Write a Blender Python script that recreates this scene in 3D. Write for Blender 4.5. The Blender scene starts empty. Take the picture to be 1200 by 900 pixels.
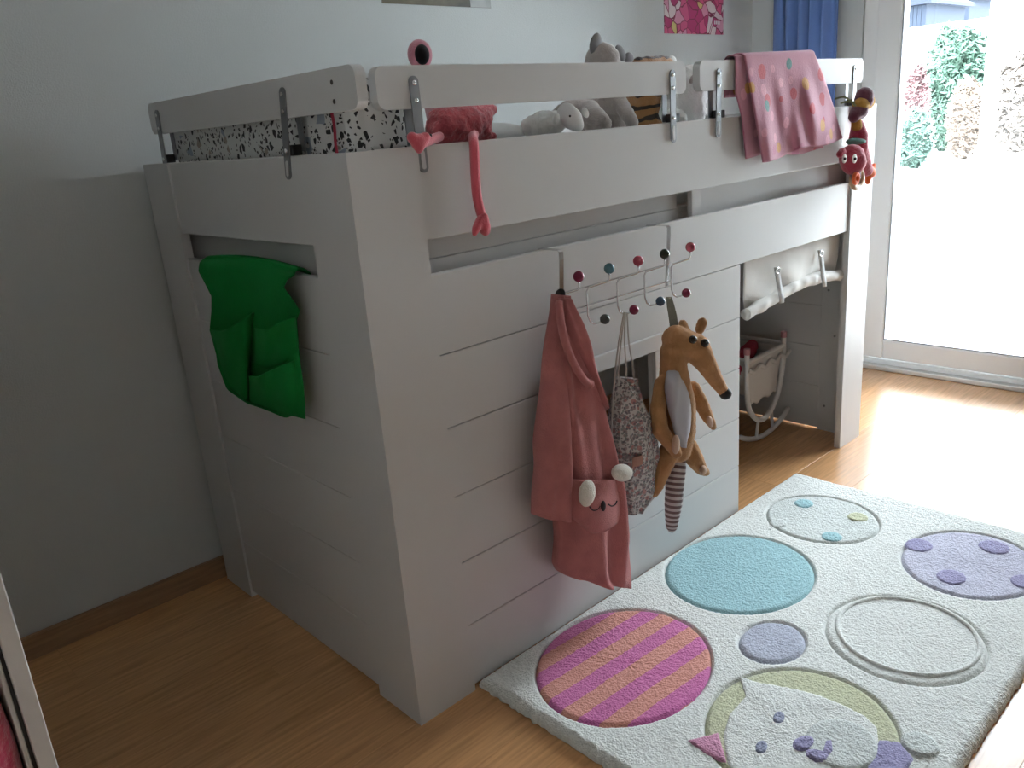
import bpy, bmesh, math, random
import numpy as np
from mathutils import Vector, Matrix, noise
random.seed(7); np.random.seed(7)
S = bpy.context.scene
COL = S.collection
PI = math.pi

# ------------------------------------------------------------------ camera
CAM = Vector((-0.7973, -1.2583, 1.2131)); YAW, PITCH, ROLL, FPX = 0.8353, -0.3044, -0.0802, 961.27
FW = Vector((math.cos(YAW)*math.cos(PITCH), math.sin(YAW)*math.cos(PITCH), math.sin(PITCH)))
RT0 = Vector((math.sin(YAW), -math.cos(YAW), 0)); UP0 = RT0.cross(FW)
RT = RT0*math.cos(ROLL)+UP0*math.sin(ROLL); UP = -RT0*math.sin(ROLL)+UP0*math.cos(ROLL)
cd = bpy.data.cameras.new('camera'); cam = bpy.data.objects.new('camera', cd); COL.objects.link(cam)
cd.sensor_width = 36; cd.lens = FPX*36/1200; cd.clip_start = 0.02; cd.clip_end = 300
M = Matrix((RT, UP, -FW)).transposed().to_4x4(); M.translation = CAM; cam.matrix_world = M
S.camera = cam

# ------------------------------------------------------------------ light
SKY = 62.0                            # zenith of an overcast sky (CIE: three times the horizon)
w = bpy.data.worlds.new('overcast_sky'); S.world = w; w.use_nodes = True
bg = w.node_tree.nodes['Background']; bg.inputs[0].default_value = (0.82, 0.92, 1.0, 1)
_t = w.node_tree.nodes.new('ShaderNodeTexCoord'); _s = w.node_tree.nodes.new('ShaderNodeSeparateXYZ'); w.node_tree.links.new(_t.outputs['Generated'], _s.inputs[0])
_m = w.node_tree.nodes.new('ShaderNodeMapRange'); _m.inputs['To Min'].default_value = SKY/3; _m.inputs['To Max'].default_value = SKY
w.node_tree.links.new(_s.outputs['Z'], _m.inputs['Value']); w.node_tree.links.new(_m.outputs[0], bg.inputs[1])
pl = bpy.data.lights.new('door_portal', 'AREA'); pl.shape = 'RECTANGLE'; pl.size = 1.24; pl.size_y = 2.08
pl.cycles.is_portal = True
po = bpy.data.objects.new('door_portal', pl); COL.objects.link(po)
po.matrix_world = Matrix(((0, 0, 1, 3.05), (1, 0, 0, -.177), (0, 1, 0, 1.05), (0, 0, 0, 1)))
S.view_settings.view_transform = 'Standard'; S.view_settings.look = 'None'
S.view_settings.gamma = 1; S.view_settings.use_curve_mapping = False
S.view_settings.exposure = -0.15

# ------------------------------------------------------------------ helpers
def U(x, y, axis, val):
    """ray through photo pixel (1200x900) met with the plane axis=val of the thing it touches"""
    d = FW + RT*((x-600)/FPX) - UP*((y-450)/FPX)
    return CAM + d*((val-CAM[axis])/d[axis])
def msize(px, P):                      # metres covered by px pixels at P
    return px*(Vector(P)-CAM).dot(FW)/FPX

def mat(name, col, rough=0.6, metal=0.0, bump=0.0, bscale=200.0, var=0.0, vscale=8.0, spec=0.5, sheen=0.0, stretch=None):
    m = bpy.data.materials.new(name); m.use_nodes = True
    nt = m.node_tree; b = nt.nodes['Principled BSDF']
    b.inputs['Base Color'].default_value = (*col, 1); b.inputs['Roughness'].default_value = rough
    b.inputs['Metallic'].default_value = metal; b.inputs['Specular IOR Level'].default_value = spec
    if sheen: b.inputs['Sheen Weight'].default_value = sheen; b.inputs['Sheen Roughness'].default_value = .6
    tc = nt.nodes.new('ShaderNodeTexCoord'); src = tc.outputs['Object']
    if stretch:
        mp = nt.nodes.new('ShaderNodeMapping'); mp.inputs['Scale'].default_value = stretch
        nt.links.new(src, mp.inputs[0]); src = mp.outputs[0]
    if var:
        n = nt.nodes.new('ShaderNodeTexNoise'); n.inputs['Scale'].default_value = vscale; n.inputs['Detail'].default_value = 6
        nt.links.new(src, n.inputs['Vector'])
        r = nt.nodes.new('ShaderNodeValToRGB')
        r.color_ramp.elements[0].position = .3; r.color_ramp.elements[1].position = .7
        r.color_ramp.elements[0].color = (*[c*(1-var) for c in col], 1)
        r.color_ramp.elements[1].color = (*[min(1, c*(1+var)) for c in col], 1)
        nt.links.new(n.outputs[0], r.inputs[0]); nt.links.new(r.outputs[0], b.inputs['Base Color'])
    if bump:
        n = nt.nodes.new('ShaderNodeTexNoise'); n.inputs['Scale'].default_value = bscale; n.inputs['Detail'].default_value = 4
        nt.links.new(src, n.inputs['Vector'])
        bp = nt.nodes.new('ShaderNodeBump'); bp.inputs['Strength'].default_value = bump; bp.inputs['Distance'].default_value = .004
        nt.links.new(n.outputs[0], bp.inputs['Height']); nt.links.new(bp.outputs[0], b.inputs['Normal'])
    return m
def nodes(m): return m.node_tree, m.node_tree.nodes['Principled BSDF']
def math_node(nt, op, a, b=None):
    n = nt.nodes.new('ShaderNodeMath'); n.operation = op
    for i, v in enumerate((a, b)):
        if v is None: continue
        if isinstance(v, (int, float)): n.inputs[i].default_value = v
        else: nt.links.new(v, n.inputs[i])
    return n.outputs[0]
def mixc(nt, f, a, b):
    n = nt.nodes.new('ShaderNodeMix'); n.data_type = 'RGBA'
    for k, v in ((0, f), (6, a), (7, b)):
        if isinstance(v, (tuple, list)): n.inputs[k].default_value = (*v, 1)
        elif isinstance(v, (int, float)): n.inputs[k].default_value = v
        else: nt.links.new(v, n.inputs[k])
    return n.outputs[2]

def tag(o, label, cat, group=None, kind=None):
    if label: o['label'] = label
    if cat: o['category'] = cat
    if group: o['group'] = group
    if kind: o['kind'] = kind
    return o
def thing(name, label, cat, loc=(0, 0, 0), group=None, kind=None):
    o = bpy.data.objects.new(name, None); COL.objects.link(o); o.location = loc; o.empty_display_size = .05
    return tag(o, label, cat, group, kind)
def obj(name, bm, m, parent=None, smooth=False, keep=True):
    if isinstance(bm, bmesh.types.BMesh):
        me = bpy.data.meshes.new(name); bmesh.ops.recalc_face_normals(bm, faces=bm.faces); bm.to_mesh(me); bm.free()
    else: me = bm
    if smooth:
        me.polygons.foreach_set('use_smooth', [True]*len(me.polygons))
    if m and not me.materials: me.materials.append(m)
    o = bpy.data.objects.new(name, me); COL.objects.link(o)
    if parent:
        o.parent = parent; o.matrix_parent_inverse = Matrix.Translation(WL(parent)).inverted()
    return o
def WL(o):
    v = Vector(o.location)
    if o.parent: v = Vector((0, 0, 0)) if o.type == 'MESH' else v
    return v
def inst(name, me, parent, loc, scale=None):
    o = bpy.data.objects.new(name, me); COL.objects.link(o); o.parent = parent
    o.matrix_parent_inverse = Matrix.Translation(WL(parent)).inverted(); o.location = loc
    if scale: o.scale = scale
    return o
def box(lo, hi, bev=0.0, bm=None, seg=2):
    own = bm is None
    b = bmesh.new()
    bmesh.ops.create_cube(b, size=1)
    lo, hi = Vector(lo), Vector(hi)
    for v in b.verts: v.co = Vector([lo[i]+(hi[i]-lo[i])*(v.co[i]+.5) for i in range(3)])
    if bev: bmesh.ops.bevel(b, geom=list(b.edges), offset=bev, segments=seg, affect='EDGES', profile=.5)
    if own: return b
    merge(bm, b); return bm
def merge(bm, b):
    me = bpy.data.meshes.new('t'); b.to_mesh(me); b.free(); bm.from_mesh(me); bpy.data.meshes.remove(me); return bm
def boxes(lst, bev=0.0):
    bm = bmesh.new()
    for lo, hi in lst: box(lo, hi, bev, bm)
    return bm
def frames(pts):
    pts = [Vector(p) for p in pts]; n = len(pts); T = []
    for i in range(n):
        a = pts[max(i-1, 0)]; b = pts[min(i+1, n-1)]; T.append((b-a).normalized())
    ref = Vector((0, 0, 1)) if abs(T[0].z) < .9 else Vector((1, 0, 0))
    N = (ref - T[0]*ref.dot(T[0])).normalized(); out = []
    for i in range(n):
        N = (N - T[i]*N.dot(T[i])).normalized(); out.append((pts[i], T[i], N, T[i].cross(N)))
    return out
def tube(pts, r, seg=10, bm=None, caps=True, flat=1.0):
    own = bm is None
    bm = bmesh.new() if own else bm
    rs = r if isinstance(r, (list, tuple)) else [r]*len(pts)
    rings = []
    for (p, t, n, b), rr in zip(frames(pts), rs):
        rings.append([bm.verts.new(p + n*math.cos(2*PI*k/seg)*rr + b*math.sin(2*PI*k/seg)*rr*flat) for k in range(seg)])
    for a, c in zip(rings, rings[1:]):
        for k in range(seg): bm.faces.new((a[k], a[(k+1) % seg], c[(k+1) % seg], c[k]))
    if caps: bm.faces.new(rings[0][::-1]); bm.faces.new(rings[-1])
    return bm
def smooth_path(pts, n=6):
    pts = [Vector(p) for p in pts]; out = []
    for i in range(len(pts)-1):
        p0 = pts[max(i-1, 0)]; p1 = pts[i]; p2 = pts[i+1]; p3 = pts[min(i+2, len(pts)-1)]
        for k in range(n):
            t = k/n
            out.append(.5*((2*p1)+(p2-p0)*t+(2*p0-5*p1+4*p2-p3)*t*t+(3*p1-p0-3*p2+p3)*t**3))
    out.append(pts[-1]); return out
def ball(c, r, sub=3, sc=(1, 1, 1), rot=None, bm=None):
    own = bm is None; b = bmesh.new()
    bmesh.ops.create_icosphere(b, subdivisions=sub, radius=1)
    Mx = Matrix.Translation(Vector(c)) @ (rot.to_4x4() if rot else Matrix.Identity(4)) @ Matrix.Diagonal((r*sc[0], r*sc[1], r*sc[2], 1))
    bmesh.ops.transform(b, matrix=Mx, verts=b.verts)
    if own: return b
    merge(bm, b); return bm
def disc_prism(outline, t0, t1, axis):
    """prism of a 2-D outline between t0 and t1 along axis"""
    bm = bmesh.new()
    def mk(a, b, t):
        v = [a, b]; v.insert(axis, t); return bm.verts.new(v)
    A = [mk(a, b, t0) for a, b in outline]; B = [mk(a, b, t1) for a, b in outline]
    n = len(outline); bm.faces.new(A); bm.faces.new(B)
    for i in range(n): bm.faces.new((A[i], A[(i+1) % n], B[(i+1) % n], B[i]))
    return bm
def rrect(x0, x1, z0, z1, r, n=6):
    out = []
    for cx, cz, a0 in ((x1-r, z1-r, 0), (x0+r, z1-r, PI/2), (x0+r, z0+r, PI), (x1-r, z0+r, 1.5*PI)):
        for k in range(n+1):
            a = a0+PI/2*k/n; out.append((cx+r*math.cos(a), cz+r*math.sin(a)))
    return out
def bevel_all(bm, w, seg=2, ang=.6):
    ed = [e for e in bm.edges if len(e.link_faces) == 2 and e.calc_face_angle(0) > ang]
    bmesh.ops.bevel(bm, geom=ed, offset=w, segments=seg, affect='EDGES'); return bm
_b = bmesh.new(); bmesh.ops.create_icosphere(_b, subdivisions=2, radius=1)
ICO_V = np.array([v.co[:] for v in _b.verts]); ICO_F = np.array([[v.index for v in f.verts] for f in _b.faces]); _b.free()
def fuse(name, chains, voxel, m, parent=None, fuzz=0.0, fscale=60, smooth_it=6, post=None):
    """one continuous body: spheres strung on tapering chains, voxel-joined and smoothed"""
    V = []; F = []; off = 0
    def add(p, r):
        nonlocal off
        V.append(ICO_V*r+np.array(p)); F.append(ICO_F+off); off += len(ICO_V)
    for ch in chains:
        for i in range(len(ch)):
            p, r = Vector(ch[i][0]), ch[i][1]
            if i == len(ch)-1: add(p, r); break
            q, s = Vector(ch[i+1][0]), ch[i+1][1]
            n = max(1, int((q-p).length/(min(r, s)*.35)))
            for k in range(n): add(p.lerp(q, k/n), r+(s-r)*k/n)
    me = bpy.data.meshes.new('tmp'); me.from_pydata(np.concatenate(V).tolist(), [], np.concatenate(F).tolist())
    o = bpy.data.objects.new('tmp', me); COL.objects.link(o)
    md = o.modifiers.new('r', 'REMESH'); md.mode = 'VOXEL'; md.voxel_size = voxel
    sm = o.modifiers.new('s', 'SMOOTH'); sm.iterations = smooth_it; sm.factor = .5
    dg = bpy.context.evaluated_depsgraph_get(); dg.update()
    out = bpy.data.meshes.new_from_object(o.evaluated_get(dg)); out.name = name
    bpy.data.objects.remove(o); bpy.data.meshes.remove(me)
    if fuzz:
        for v in out.vertices:
            v.co += v.normal*fuzz*(noise.noise(v.co*fscale)+.6*noise.noise(v.co*fscale*2.3))
    if post:
        for v in out.vertices: v.co = post(v.co.copy())
    out.materials.clear()
    return obj(name, out, m, parent, smooth=True)
def grid(fn, nu, nv, closed_u=False):
    bm = bmesh.new()
    V = [[bm.verts.new(fn(i/(nu if closed_u else nu-1), j/(nv-1))) for i in range(nu)] for j in range(nv)]
    for j in range(nv-1):
        for i in range(nu if closed_u else nu-1):
            k = (i+1) % nu
            bm.faces.new((V[j][i], V[j][k], V[j+1][k], V[j+1][i]))
    return bm
def thicken(o, t):
    md = o.modifiers.new('thickness', 'SOLIDIFY'); md.thickness = t; md.offset = 0; return o
def pl_interp(pts, t):                 # point at fraction t of the index range of a polyline of tuples
    f = t*(len(pts)-1); i = min(int(f), len(pts)-2); f -= i
    return tuple(a+(b-a)*f for a, b in zip(pts[i], pts[i+1]))
def sm(t): t = max(0, min(1, t)); return t*t*(3-2*t)
def loft(rows, y0, dep, foldn, amp, back, seg=48, nv=40, axis=1, seed=0, capend=True):
    """hanging cloth body: rows of (left px, right px) on the plane axis=y0; real thickness dep(t), folds amp(t)"""
    L = [r[0] for r in rows]; R = [r[1] for r in rows]
    out = Vector((0, 0, 0)); out[axis] = -1
    def fn(u, v):
        a = U(*pl_interp(L, v), axis, y0); b = U(*pl_interp(R, v), axis, y0)
        c = (a+b)/2; h = (b-a)/2; th = 2*PI*u
        d = dep(v)
        f = amp(v)*(math.sin(foldn*th+seed+1.3*v*3)+.6*math.sin((foldn*1.7)*th+2*seed-v*4))
        k = math.sin(th)
        p = c + h*math.cos(th) + out*(k*d + (f if k > 0 else 0)*abs(k)**.5)
        p += Vector([noise.noise(p*14+Vector((seed, 0, i)))*.004 for i in range(3)])
        p[axis] = min(p[axis], back)
        return p
    bm = grid(fn, seg, nv, closed_u=True)
    bm.verts.ensure_lookup_table()
    if capend:
        bm.faces.new([bm.verts[i] for i in range(seg)]); bm.faces.new([bm.verts[(nv-1)*seg+i] for i in range(seg)][::-1])
    return bm

# ------------------------------------------------------------------ materials
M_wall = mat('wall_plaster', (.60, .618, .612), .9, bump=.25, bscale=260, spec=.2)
M_ceil = mat('ceiling_paint', (.84, .84, .83), .95, spec=.1)
M_bed = mat('white_lacquer', (.63, .622, .612), .45, bump=.03, bscale=90, spec=.4)
M_inner = mat('white_board_inside', (.66, .62, .60), .6)
M_floor = mat('laminate_oak', (.54, .285, .125), .26, bump=.04, bscale=40, var=.2, vscale=5, spec=.5, stretch=(1.2, 22, 22))
M_base = mat('baseboard_oak', (.34, .20, .105), .4, var=.2, vscale=4, stretch=(2, 20, 30))
M_under = mat('floor_underlay', (.10, .06, .035), .8)
M_frame = mat('door_plastic', (.84, .85, .85), .3)
M_steel = mat('zinc_steel', (.30, .31, .32), .48, metal=1.0, bump=.05, bscale=80)
M_chrome = mat('chrome_wire', (.66, .66, .66), .22, metal=1.0)
M_black = mat('black_rubber', (.015, .015, .016), .6)
M_hole = mat('screw_hole', (.06, .055, .05), .9)
M_pale = mat('white_plastic_slot', (.60, .60, .60), .5)

def floor_mats():
    nt, b = nodes(M_floor)
    oi = nt.nodes.new('ShaderNodeObjectInfo'); ramp = [n for n in nt.nodes if n.type == 'VALTORGB'][0]
    h = nt.nodes.new('ShaderNodeHueSaturation')
    nt.links.new(ramp.outputs[0], h.inputs['Color'])
    nt.links.new(math_node(nt, 'ADD', math_node(nt, 'MULTIPLY', oi.outputs['Random'], .22), .9), h.inputs['Value'])
    nt.links.new(h.outputs[0], b.inputs['Base Color'])
floor_mats()

# glass
M_glass = bpy.data.materials.new('window_glass'); M_glass.use_nodes = True
nt = M_glass.node_tree; nt.nodes.remove(nt.nodes['Principled BSDF'])
tr = nt.nodes.new('ShaderNodeBsdfTransparent'); gl = nt.nodes.new('ShaderNodeBsdfGlossy'); gl.inputs['Roughness'].default_value = .02
fr = nt.nodes.new('ShaderNodeFresnel'); mx = nt.nodes.new('ShaderNodeMixShader')
nt.links.new(fr.outputs[0], mx.inputs[0]); nt.links.new(tr.outputs[0], mx.inputs[1]); nt.links.new(gl.outputs[0], mx.inputs[2])
nt.links.new(mx.outputs[0], nt.nodes['Material Output'].inputs[0])

# ------------------------------------------------------------------ the room
X0, X1, Y0, Y1, ZC = -1.75, 2.92, -2.3, 0.974, 2.5
WT = .14
def struct(name, bm, m, **k):
    o = obj(name, bm, m, **k); o['kind'] = 'structure'; return o
fl = struct('floor', box((X0, Y0, -.06), (X1, Y1, -.0105)), M_under)
pw, plen = .192, 1.285
row = 0; y = Y1
pm = {}
while y > Y0+.001:
    yb = max(y-pw, Y0); off = (row*0.47) % plen; x = X0-off
    while x < X1-.001:
        a, b2 = max(x, X0), min(x+plen, X1)
        if b2-a > .02:
            key = (round(b2-a, 3), round(y-yb, 3))
            if key not in pm:
                me = bpy.data.meshes.new('plank'); bb = box((0, 0, -.010), (b2-a-.0004, y-yb-.0004, 0), .0004, seg=1); bb.to_mesh(me); bb.free()
                me.materials.append(M_floor); pm[key] = me
            inst('plank', pm[key], fl, (a+.0004, yb+.0004, 0))
        x += plen
    y -= pw; row += 1
struct('wall_back', box((X0-WT, Y1, -.06), (X1+WT, Y1+WT, ZC+.1)), M_wall)
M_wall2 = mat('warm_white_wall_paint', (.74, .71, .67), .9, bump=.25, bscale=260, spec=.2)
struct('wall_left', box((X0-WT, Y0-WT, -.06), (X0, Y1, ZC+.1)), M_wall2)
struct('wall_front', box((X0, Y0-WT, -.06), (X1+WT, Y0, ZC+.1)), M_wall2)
struct('ceiling', box((X0, Y0, ZC), (X1, Y1, ZC+.1)), M_ceil)
DY0, DY1, DZ = -0.80, .446, 2.10      # patio door opening in the right wall
struct('wall_right', boxes([((X1, DY1, -.06), (X1+WT, Y1, ZC+.1)), ((X1, Y0, -.06), (X1+WT, DY0, ZC+.1)),
                            ((X1, DY0, DZ), (X1+WT, DY1, ZC+.1)), ((X1, DY0, -.06), (X1+WT, DY1, -.004))]), M_wall)
struct('baseboard_back', bevel_all(box((X0, Y1-.016, 0), (X1, Y1, .066)), .003), M_base)
struct('baseboard_left', bevel_all(box((X0, Y0, 0), (X0+.016, Y1-.016, .066)), .003), M_base)
struct('baseboard_right', bevel_all(box((X1-.016, DY1+.01, 0), (X1, Y1-.016, .066)), .003), M_base)

# glass patio door: fixed frame, two sashes, panes
door = thing('door_1', None, None, (X1+.08, (DY0+DY1)/2, 0), kind='structure')
fx0, fx1 = X1+.012, X1+.09
obj('frame', boxes([((fx0, DY1-.075, 0), (fx1, DY1, DZ)), ((fx0, DY0, 0), (fx1, DY0+.075, DZ)),
                    ((fx0, DY0+.075, DZ-.075), (fx1, DY1-.075, DZ)), ((fx0, DY0+.075, 0), (fx1, DY1-.075, .045))], .006), M_frame, door)
ymid = (DY0+DY1)/2
for a, b2 in ((DY0+.062, DY1-.062),):
    sx0, sx1 = X1-.004, X1+.07
    s = obj('sash', boxes([((sx0, b2-.105, .052), (sx1, b2, DZ-.06)), ((sx0, a, .052), (sx1, a+.105, DZ-.06)),
                           ((sx0, a+.105, DZ-.165), (sx1, b2-.105, DZ-.06)), ((sx0, a+.105, .052), (sx1, b2-.105, .142))], .008), M_frame, door)
    obj('pane', box((X1+.028, a+.10, .137), (X1+.034, b2-.10, DZ-.16)), M_glass, s)
    obj('gasket', boxes([((sx0+.004, a+.105, .142), (sx0+.012, a+.109, DZ-.165)), ((sx0+.004, b2-.109, .142), (sx0+.012, b2-.105, DZ-.165)),
                         ((sx0+.004, a+.109, .142), (sx0+.012, b2-.109, .146))]), mat('grey_gasket', (.25, .26, .27), .6), s)
obj('threshold', box((X1-.028, DY0, .0002), (X1+.014, DY1, .022), .004), mat('aluminium_threshold', (.62, .62, .61), .4, metal=.7), door)

# ------------------------------------------------------------------ loft bed
L, W, H = 2.08, .944, 1.190
PW = .155; T = .022
bed = thing('loft_bed', 'white half-height loft bed with plank cladding and clamped-on guard rails', 'bed', (L/2, W/2, 0))
def corner_post(cx, cy, sx, sy):
    pts = [(0, 0), (PW, 0), (PW, T), (T, T), (T, PW), (0, PW)]
    pts = [(cx+sx*a, cy+sy*b) for a, b in pts]
    return bevel_all(disc_prism(pts, 0, H, 2), .0025, 2, .5)
for cx, cy, sx, sy in ((0, 0, 1, 1), (L, 0, -1, 1), (0, W, 1, -1), (L, W, -1, -1)):
    obj('corner_post', corner_post(cx, cy, sx, sy), M_bed, bed)
R = .007
def board(name, lo, hi, m=M_bed, bev=.0022): return obj(name, box(lo, hi, bev), m, bed)
g = .0006
board('top_rail', (PW+g, R, 1.017), (L-PW-g, R+.020, H)); board('top_rail', (PW+g, W-R-.02, 1.017), (L-PW-g, W-R, H))
board('side_rail', (PW+g, R, .7875), (L-PW-g, R+.020, .949)); board('side_rail', (PW+g, W-R-.02, .7875), (L-PW-g, W-R, .949))
board('end_rail', (.004, PW+g, 1.022), (.024, W-PW-g, H)); board('end_rail', (L-.024, PW+g, 1.022), (L-.004, W-PW-g, H))
# inner bearers seen through the slots
board('bearer', (PW*.3, .052, .972), (1.024, .070, 1.135)); board('bearer', (1.108, .046, .93), (L-.06, .064, 1.135))
board('bearer', (PW*.3, .050, .90), (1.024, .066, .9715))
board('middle_post', (1.060, .030, .80), (1.104, .0455, 1.10))
board('bearer', (.047, .08, .93), (.062, W-.06, 1.12)); board('bearer', (L-.062, .08, .93), (L-.047, W-.06, 1.12))
board('bearer', (.07, W-.07, .95), (L-.07, W-.052, 1.13))
# bed base slats
for k in range(13):
    x = .14+k*.148
    obj('slat', box((x, .075, .955), (x+.075, W-.075, .971), .002), M_inner, bed)
# cladding planks on the long side with a framed window opening
ZS = [.007, .162, .3195, .476, .6305, .7865]
XP = 1.262
WX0, WX1, WZ0, WZ1 = .50, .845, .3195, .6305
for a, b2 in zip(ZS, ZS[1:]):
    a2, bb = a+.0006, b2-.0006
    if a >= WZ0-.001 and b2 <= WZ1+.001:
        board('plank', (PW+g, R+.001, a2), (WX0, R+.017, bb), bev=.0025); board('plank', (WX1, R+.001, a2), (XP, R+.017, bb), bev=.0025)
    else: board('plank', (PW+g, R+.001, a2), (XP, R+.017, bb), bev=.0025)
board('batten', (PW+.02, R+.0175, .03), (PW+.06, R+.04, .78)); board('batten', (XP-.045, R+.0175, .03), (XP-.005, R+.04, .78))
fw = .042
board('window_trim', (WX0-fw, R-.009, WZ1), (WX1+fw, R+.0005, WZ1+fw)); board('window_trim', (WX0-fw, R-.009, WZ0-fw), (WX1+fw, R+.0005, WZ0))
board('window_trim', (WX0-fw, R-.009, WZ0+.0005), (WX0, R+.0005, WZ1-.0005)); board('window_trim', (WX1, R-.009, WZ0+.0005), (WX1+fw, R+.0005, WZ1-.0005))
# end panels of planks (near end and far end)
ZE = [.018, .1755, .3325, .4895, .6465, .8035, .9605]
for xa, xb in ((.005, .021), (L-.021, L-.005)):
    for a, b2 in zip([.018 if xa < 1 else .006]+ZE[1:], ZE[1:]):
        board('plank', (xa, PW+g, a+.0005), (xb, W-PW-g, b2-.0005), bev=.0016)
M_screw = mat('grey_screw_cap', (.22, .22, .22), .5)
for yy, zz in ((.13, .10), (.13, .55), (.10, .38), (.82, .1)):
    obj('screw_cap', tube([(L-T-.0002, yy, zz), (L-T-.002, yy, zz)], .0045, 12), M_screw, bed)

# guard rails with steel clamps
def bracket(rail, pos, tilt, along, zt, zb, slot=True):
    """flat steel fork: front strip over rail and bed board, rear strip, rubber pad; along = 'x' or 'y'"""
    def P(a, d, z): return (a, d, z) if along == 'x' else (d, a, z)
    hw = .0105
    def strip(d0, d1, z0, z1, h=hw):
        out = rrect(-h, h, z0, z1, h*.98, 5)
        pts = [(pos+a+(z-zt)*tilt, z) for a, z in out]
        return disc_prism(pts, d0, d1, 1 if along == 'x' else 0) if along == 'x' else \
            disc_prism(pts, d0, d1, 0)
    br = obj('bracket', strip(GF-.0030, GF-.0002, zb, zt), M_steel, rail)
    b = bmesh.new()
    lo, hi = P(pos-.009, GF+.0225, zb+.05), P(pos+.009, GF+.0255, 1.275)
    obj('rear_strip', box(lo, hi), M_steel, rail)
    lo, hi = P(pos-.012+.012, GF+.002, H+.0005), P(pos+.034, GF+.022, H+.020)
    obj('rubber_pad', box(lo, hi, .002), M_black, rail)
    for z in (zt-.012, zt-.042, H+.010):
        c = P(pos+(z-zt)*tilt, GF-.0035, z)
        obj('screw', ball(c, .0048, 2, P(1, .55, 1)), M_chrome, rail)
    if slot:
        out = rrect(-.0045, .0045, zb+.006, H-.008, .0044, 5)
        pts = [(pos+a+(z-zt)*tilt, z) for a, z in out]
        obj('slot_cover', disc_prism(pts, GF-.0040, GF-.0028, 1 if along == 'x' else 0), M_pale, rail)
GF = .004
def guard(along, a0, a1, z0, z1, r0, tag_):
    out = rrect(a0, a1, z0, z1, .018, 5)
    bm = disc_prism(out, GF, GF+.021, 1 if along == 'x' else 0)
    return obj('guard_rail', bevel_all(bm, .003, 2, .8), M_bed, bed)
g1 = guard('x', .082, 1.003, 1.256, 1.330, 0, 0)
g2 = guard('x', 1.062, 1.975, 1.259, 1.332, 0, 0)
g3 = guard('y', -.052, .850, 1.258, 1.329, 0, 0)
for rail, pos, tilt in ((g1, .163, -.02), (g1, .945, 0), (g2, 1.146, .03), (g2, 1.915, 0)):
    bracket(rail, pos, tilt, 'x', 1.312, 1.142)
for pos, tilt in ((.188, -.16), (.795, -.08)):
    bracket(g3, pos, tilt, 'y', 1.312, 1.147)
for z in (1.306, 1.275):
    obj('screw_hole', tube([(GF+.0005, .02, z), (GF-.0006, .02, z)], .0042, 10), M_hole, g3)

# mattress
M_sheet = mat('white_sheet', (.70, .72, .70), .9, bump=.3, bscale=40, sheen=.2)
mt = obj('mattress', box((.085, .08, .9715), (L-.085, W-.08, 1.150), .03, seg=3), M_sheet, smooth=True)
tag(mt, 'white sheeted mattress lying inside the bed frame under the soft toys', 'mattress')

# terrazzo duvet folded at the foot end
M_ter = mat('terrazzo_print', (.72, .72, .70), .9, sheen=.1)
def terrazzo(m):
    nt, b = nodes(m)
    tc = [n for n in nt.nodes if n.type == 'TEX_COORD'][0]
    base = (.72, .72, .70); colr = base
    nz = nt.nodes.new('ShaderNodeTexNoise'); nz.inputs['Scale'].default_value = 14
    nt.links.new(tc.outputs['Object'], nz.inputs['Vector'])
    vm = nt.nodes.new('ShaderNodeVectorMath'); vm.operation = 'MULTIPLY_ADD'
    nt.links.new(nz.outputs['Color'], vm.inputs[0]); vm.inputs[1].default_value = (.03, .03, .03); nt.links.new(tc.outputs['Object'], vm.inputs[2])
    for sc, thr, edge, c in ((70, .62, .17, (.03, .03, .032)), (130, .74, .18, (.05, .05, .05)), (42, .93, .12, (.40, .33, .28)), (36, .93, .1, (.35, .40, .48))):
        v = nt.nodes.new('ShaderNodeTexVoronoi'); v.inputs['Scale'].default_value = sc; nt.links.new(vm.outputs[0], v.inputs['Vector'])
        e = nt.nodes.new('ShaderNodeTexVoronoi'); e.feature = 'DISTANCE_TO_EDGE'; e.inputs['Scale'].default_value = sc; nt.links.new(vm.outputs[0], e.inputs['Vector'])
        sp = nt.nodes.new('ShaderNodeSeparateColor'); nt.links.new(v.outputs['Color'], sp.inputs[0])
        f = math_node(nt, 'MULTIPLY', math_node(nt, 'GREATER_THAN', sp.outputs[0], thr), math_node(nt, 'GREATER_THAN', e.outputs['Distance'], edge))
        colr = mixc(nt, f, colr, c)
    nt.links.new(colr, b.inputs['Base Color'])
terrazzo(M_ter)
duv = thing('folded_duvet', 'folded duvet with black and white terrazzo print at the foot of the bed', 'duvet', (.18, .46, 1.151))
b = box((.045, .045, 1.151), (.185, .86, 1.315), .035, seg=4); bmesh.ops.subdivide_edges(b, edges=b.edges, cuts=6, use_grid_fill=True)
for v in b.verts: v.co += Vector([noise.noise(v.co*9+Vector((i*7, 0, 0)))*.006 for i in range(3)])
for v in b.verts: v.co.z = max(v.co.z, 1.151)
obj('cover', b, M_ter, duv, smooth=True)
M_redpipe = mat('red_piping', (.42, .03, .06), .7)
yr = .035
obj('piping', tube(smooth_path([(.034, .078, 1.17), (.036, .086, 1.20), (.036, .082, 1.24), (.036, .088, 1.285), (.042, .085, 1.30)]), .0028, 8), M_redpipe, duv)

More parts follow.
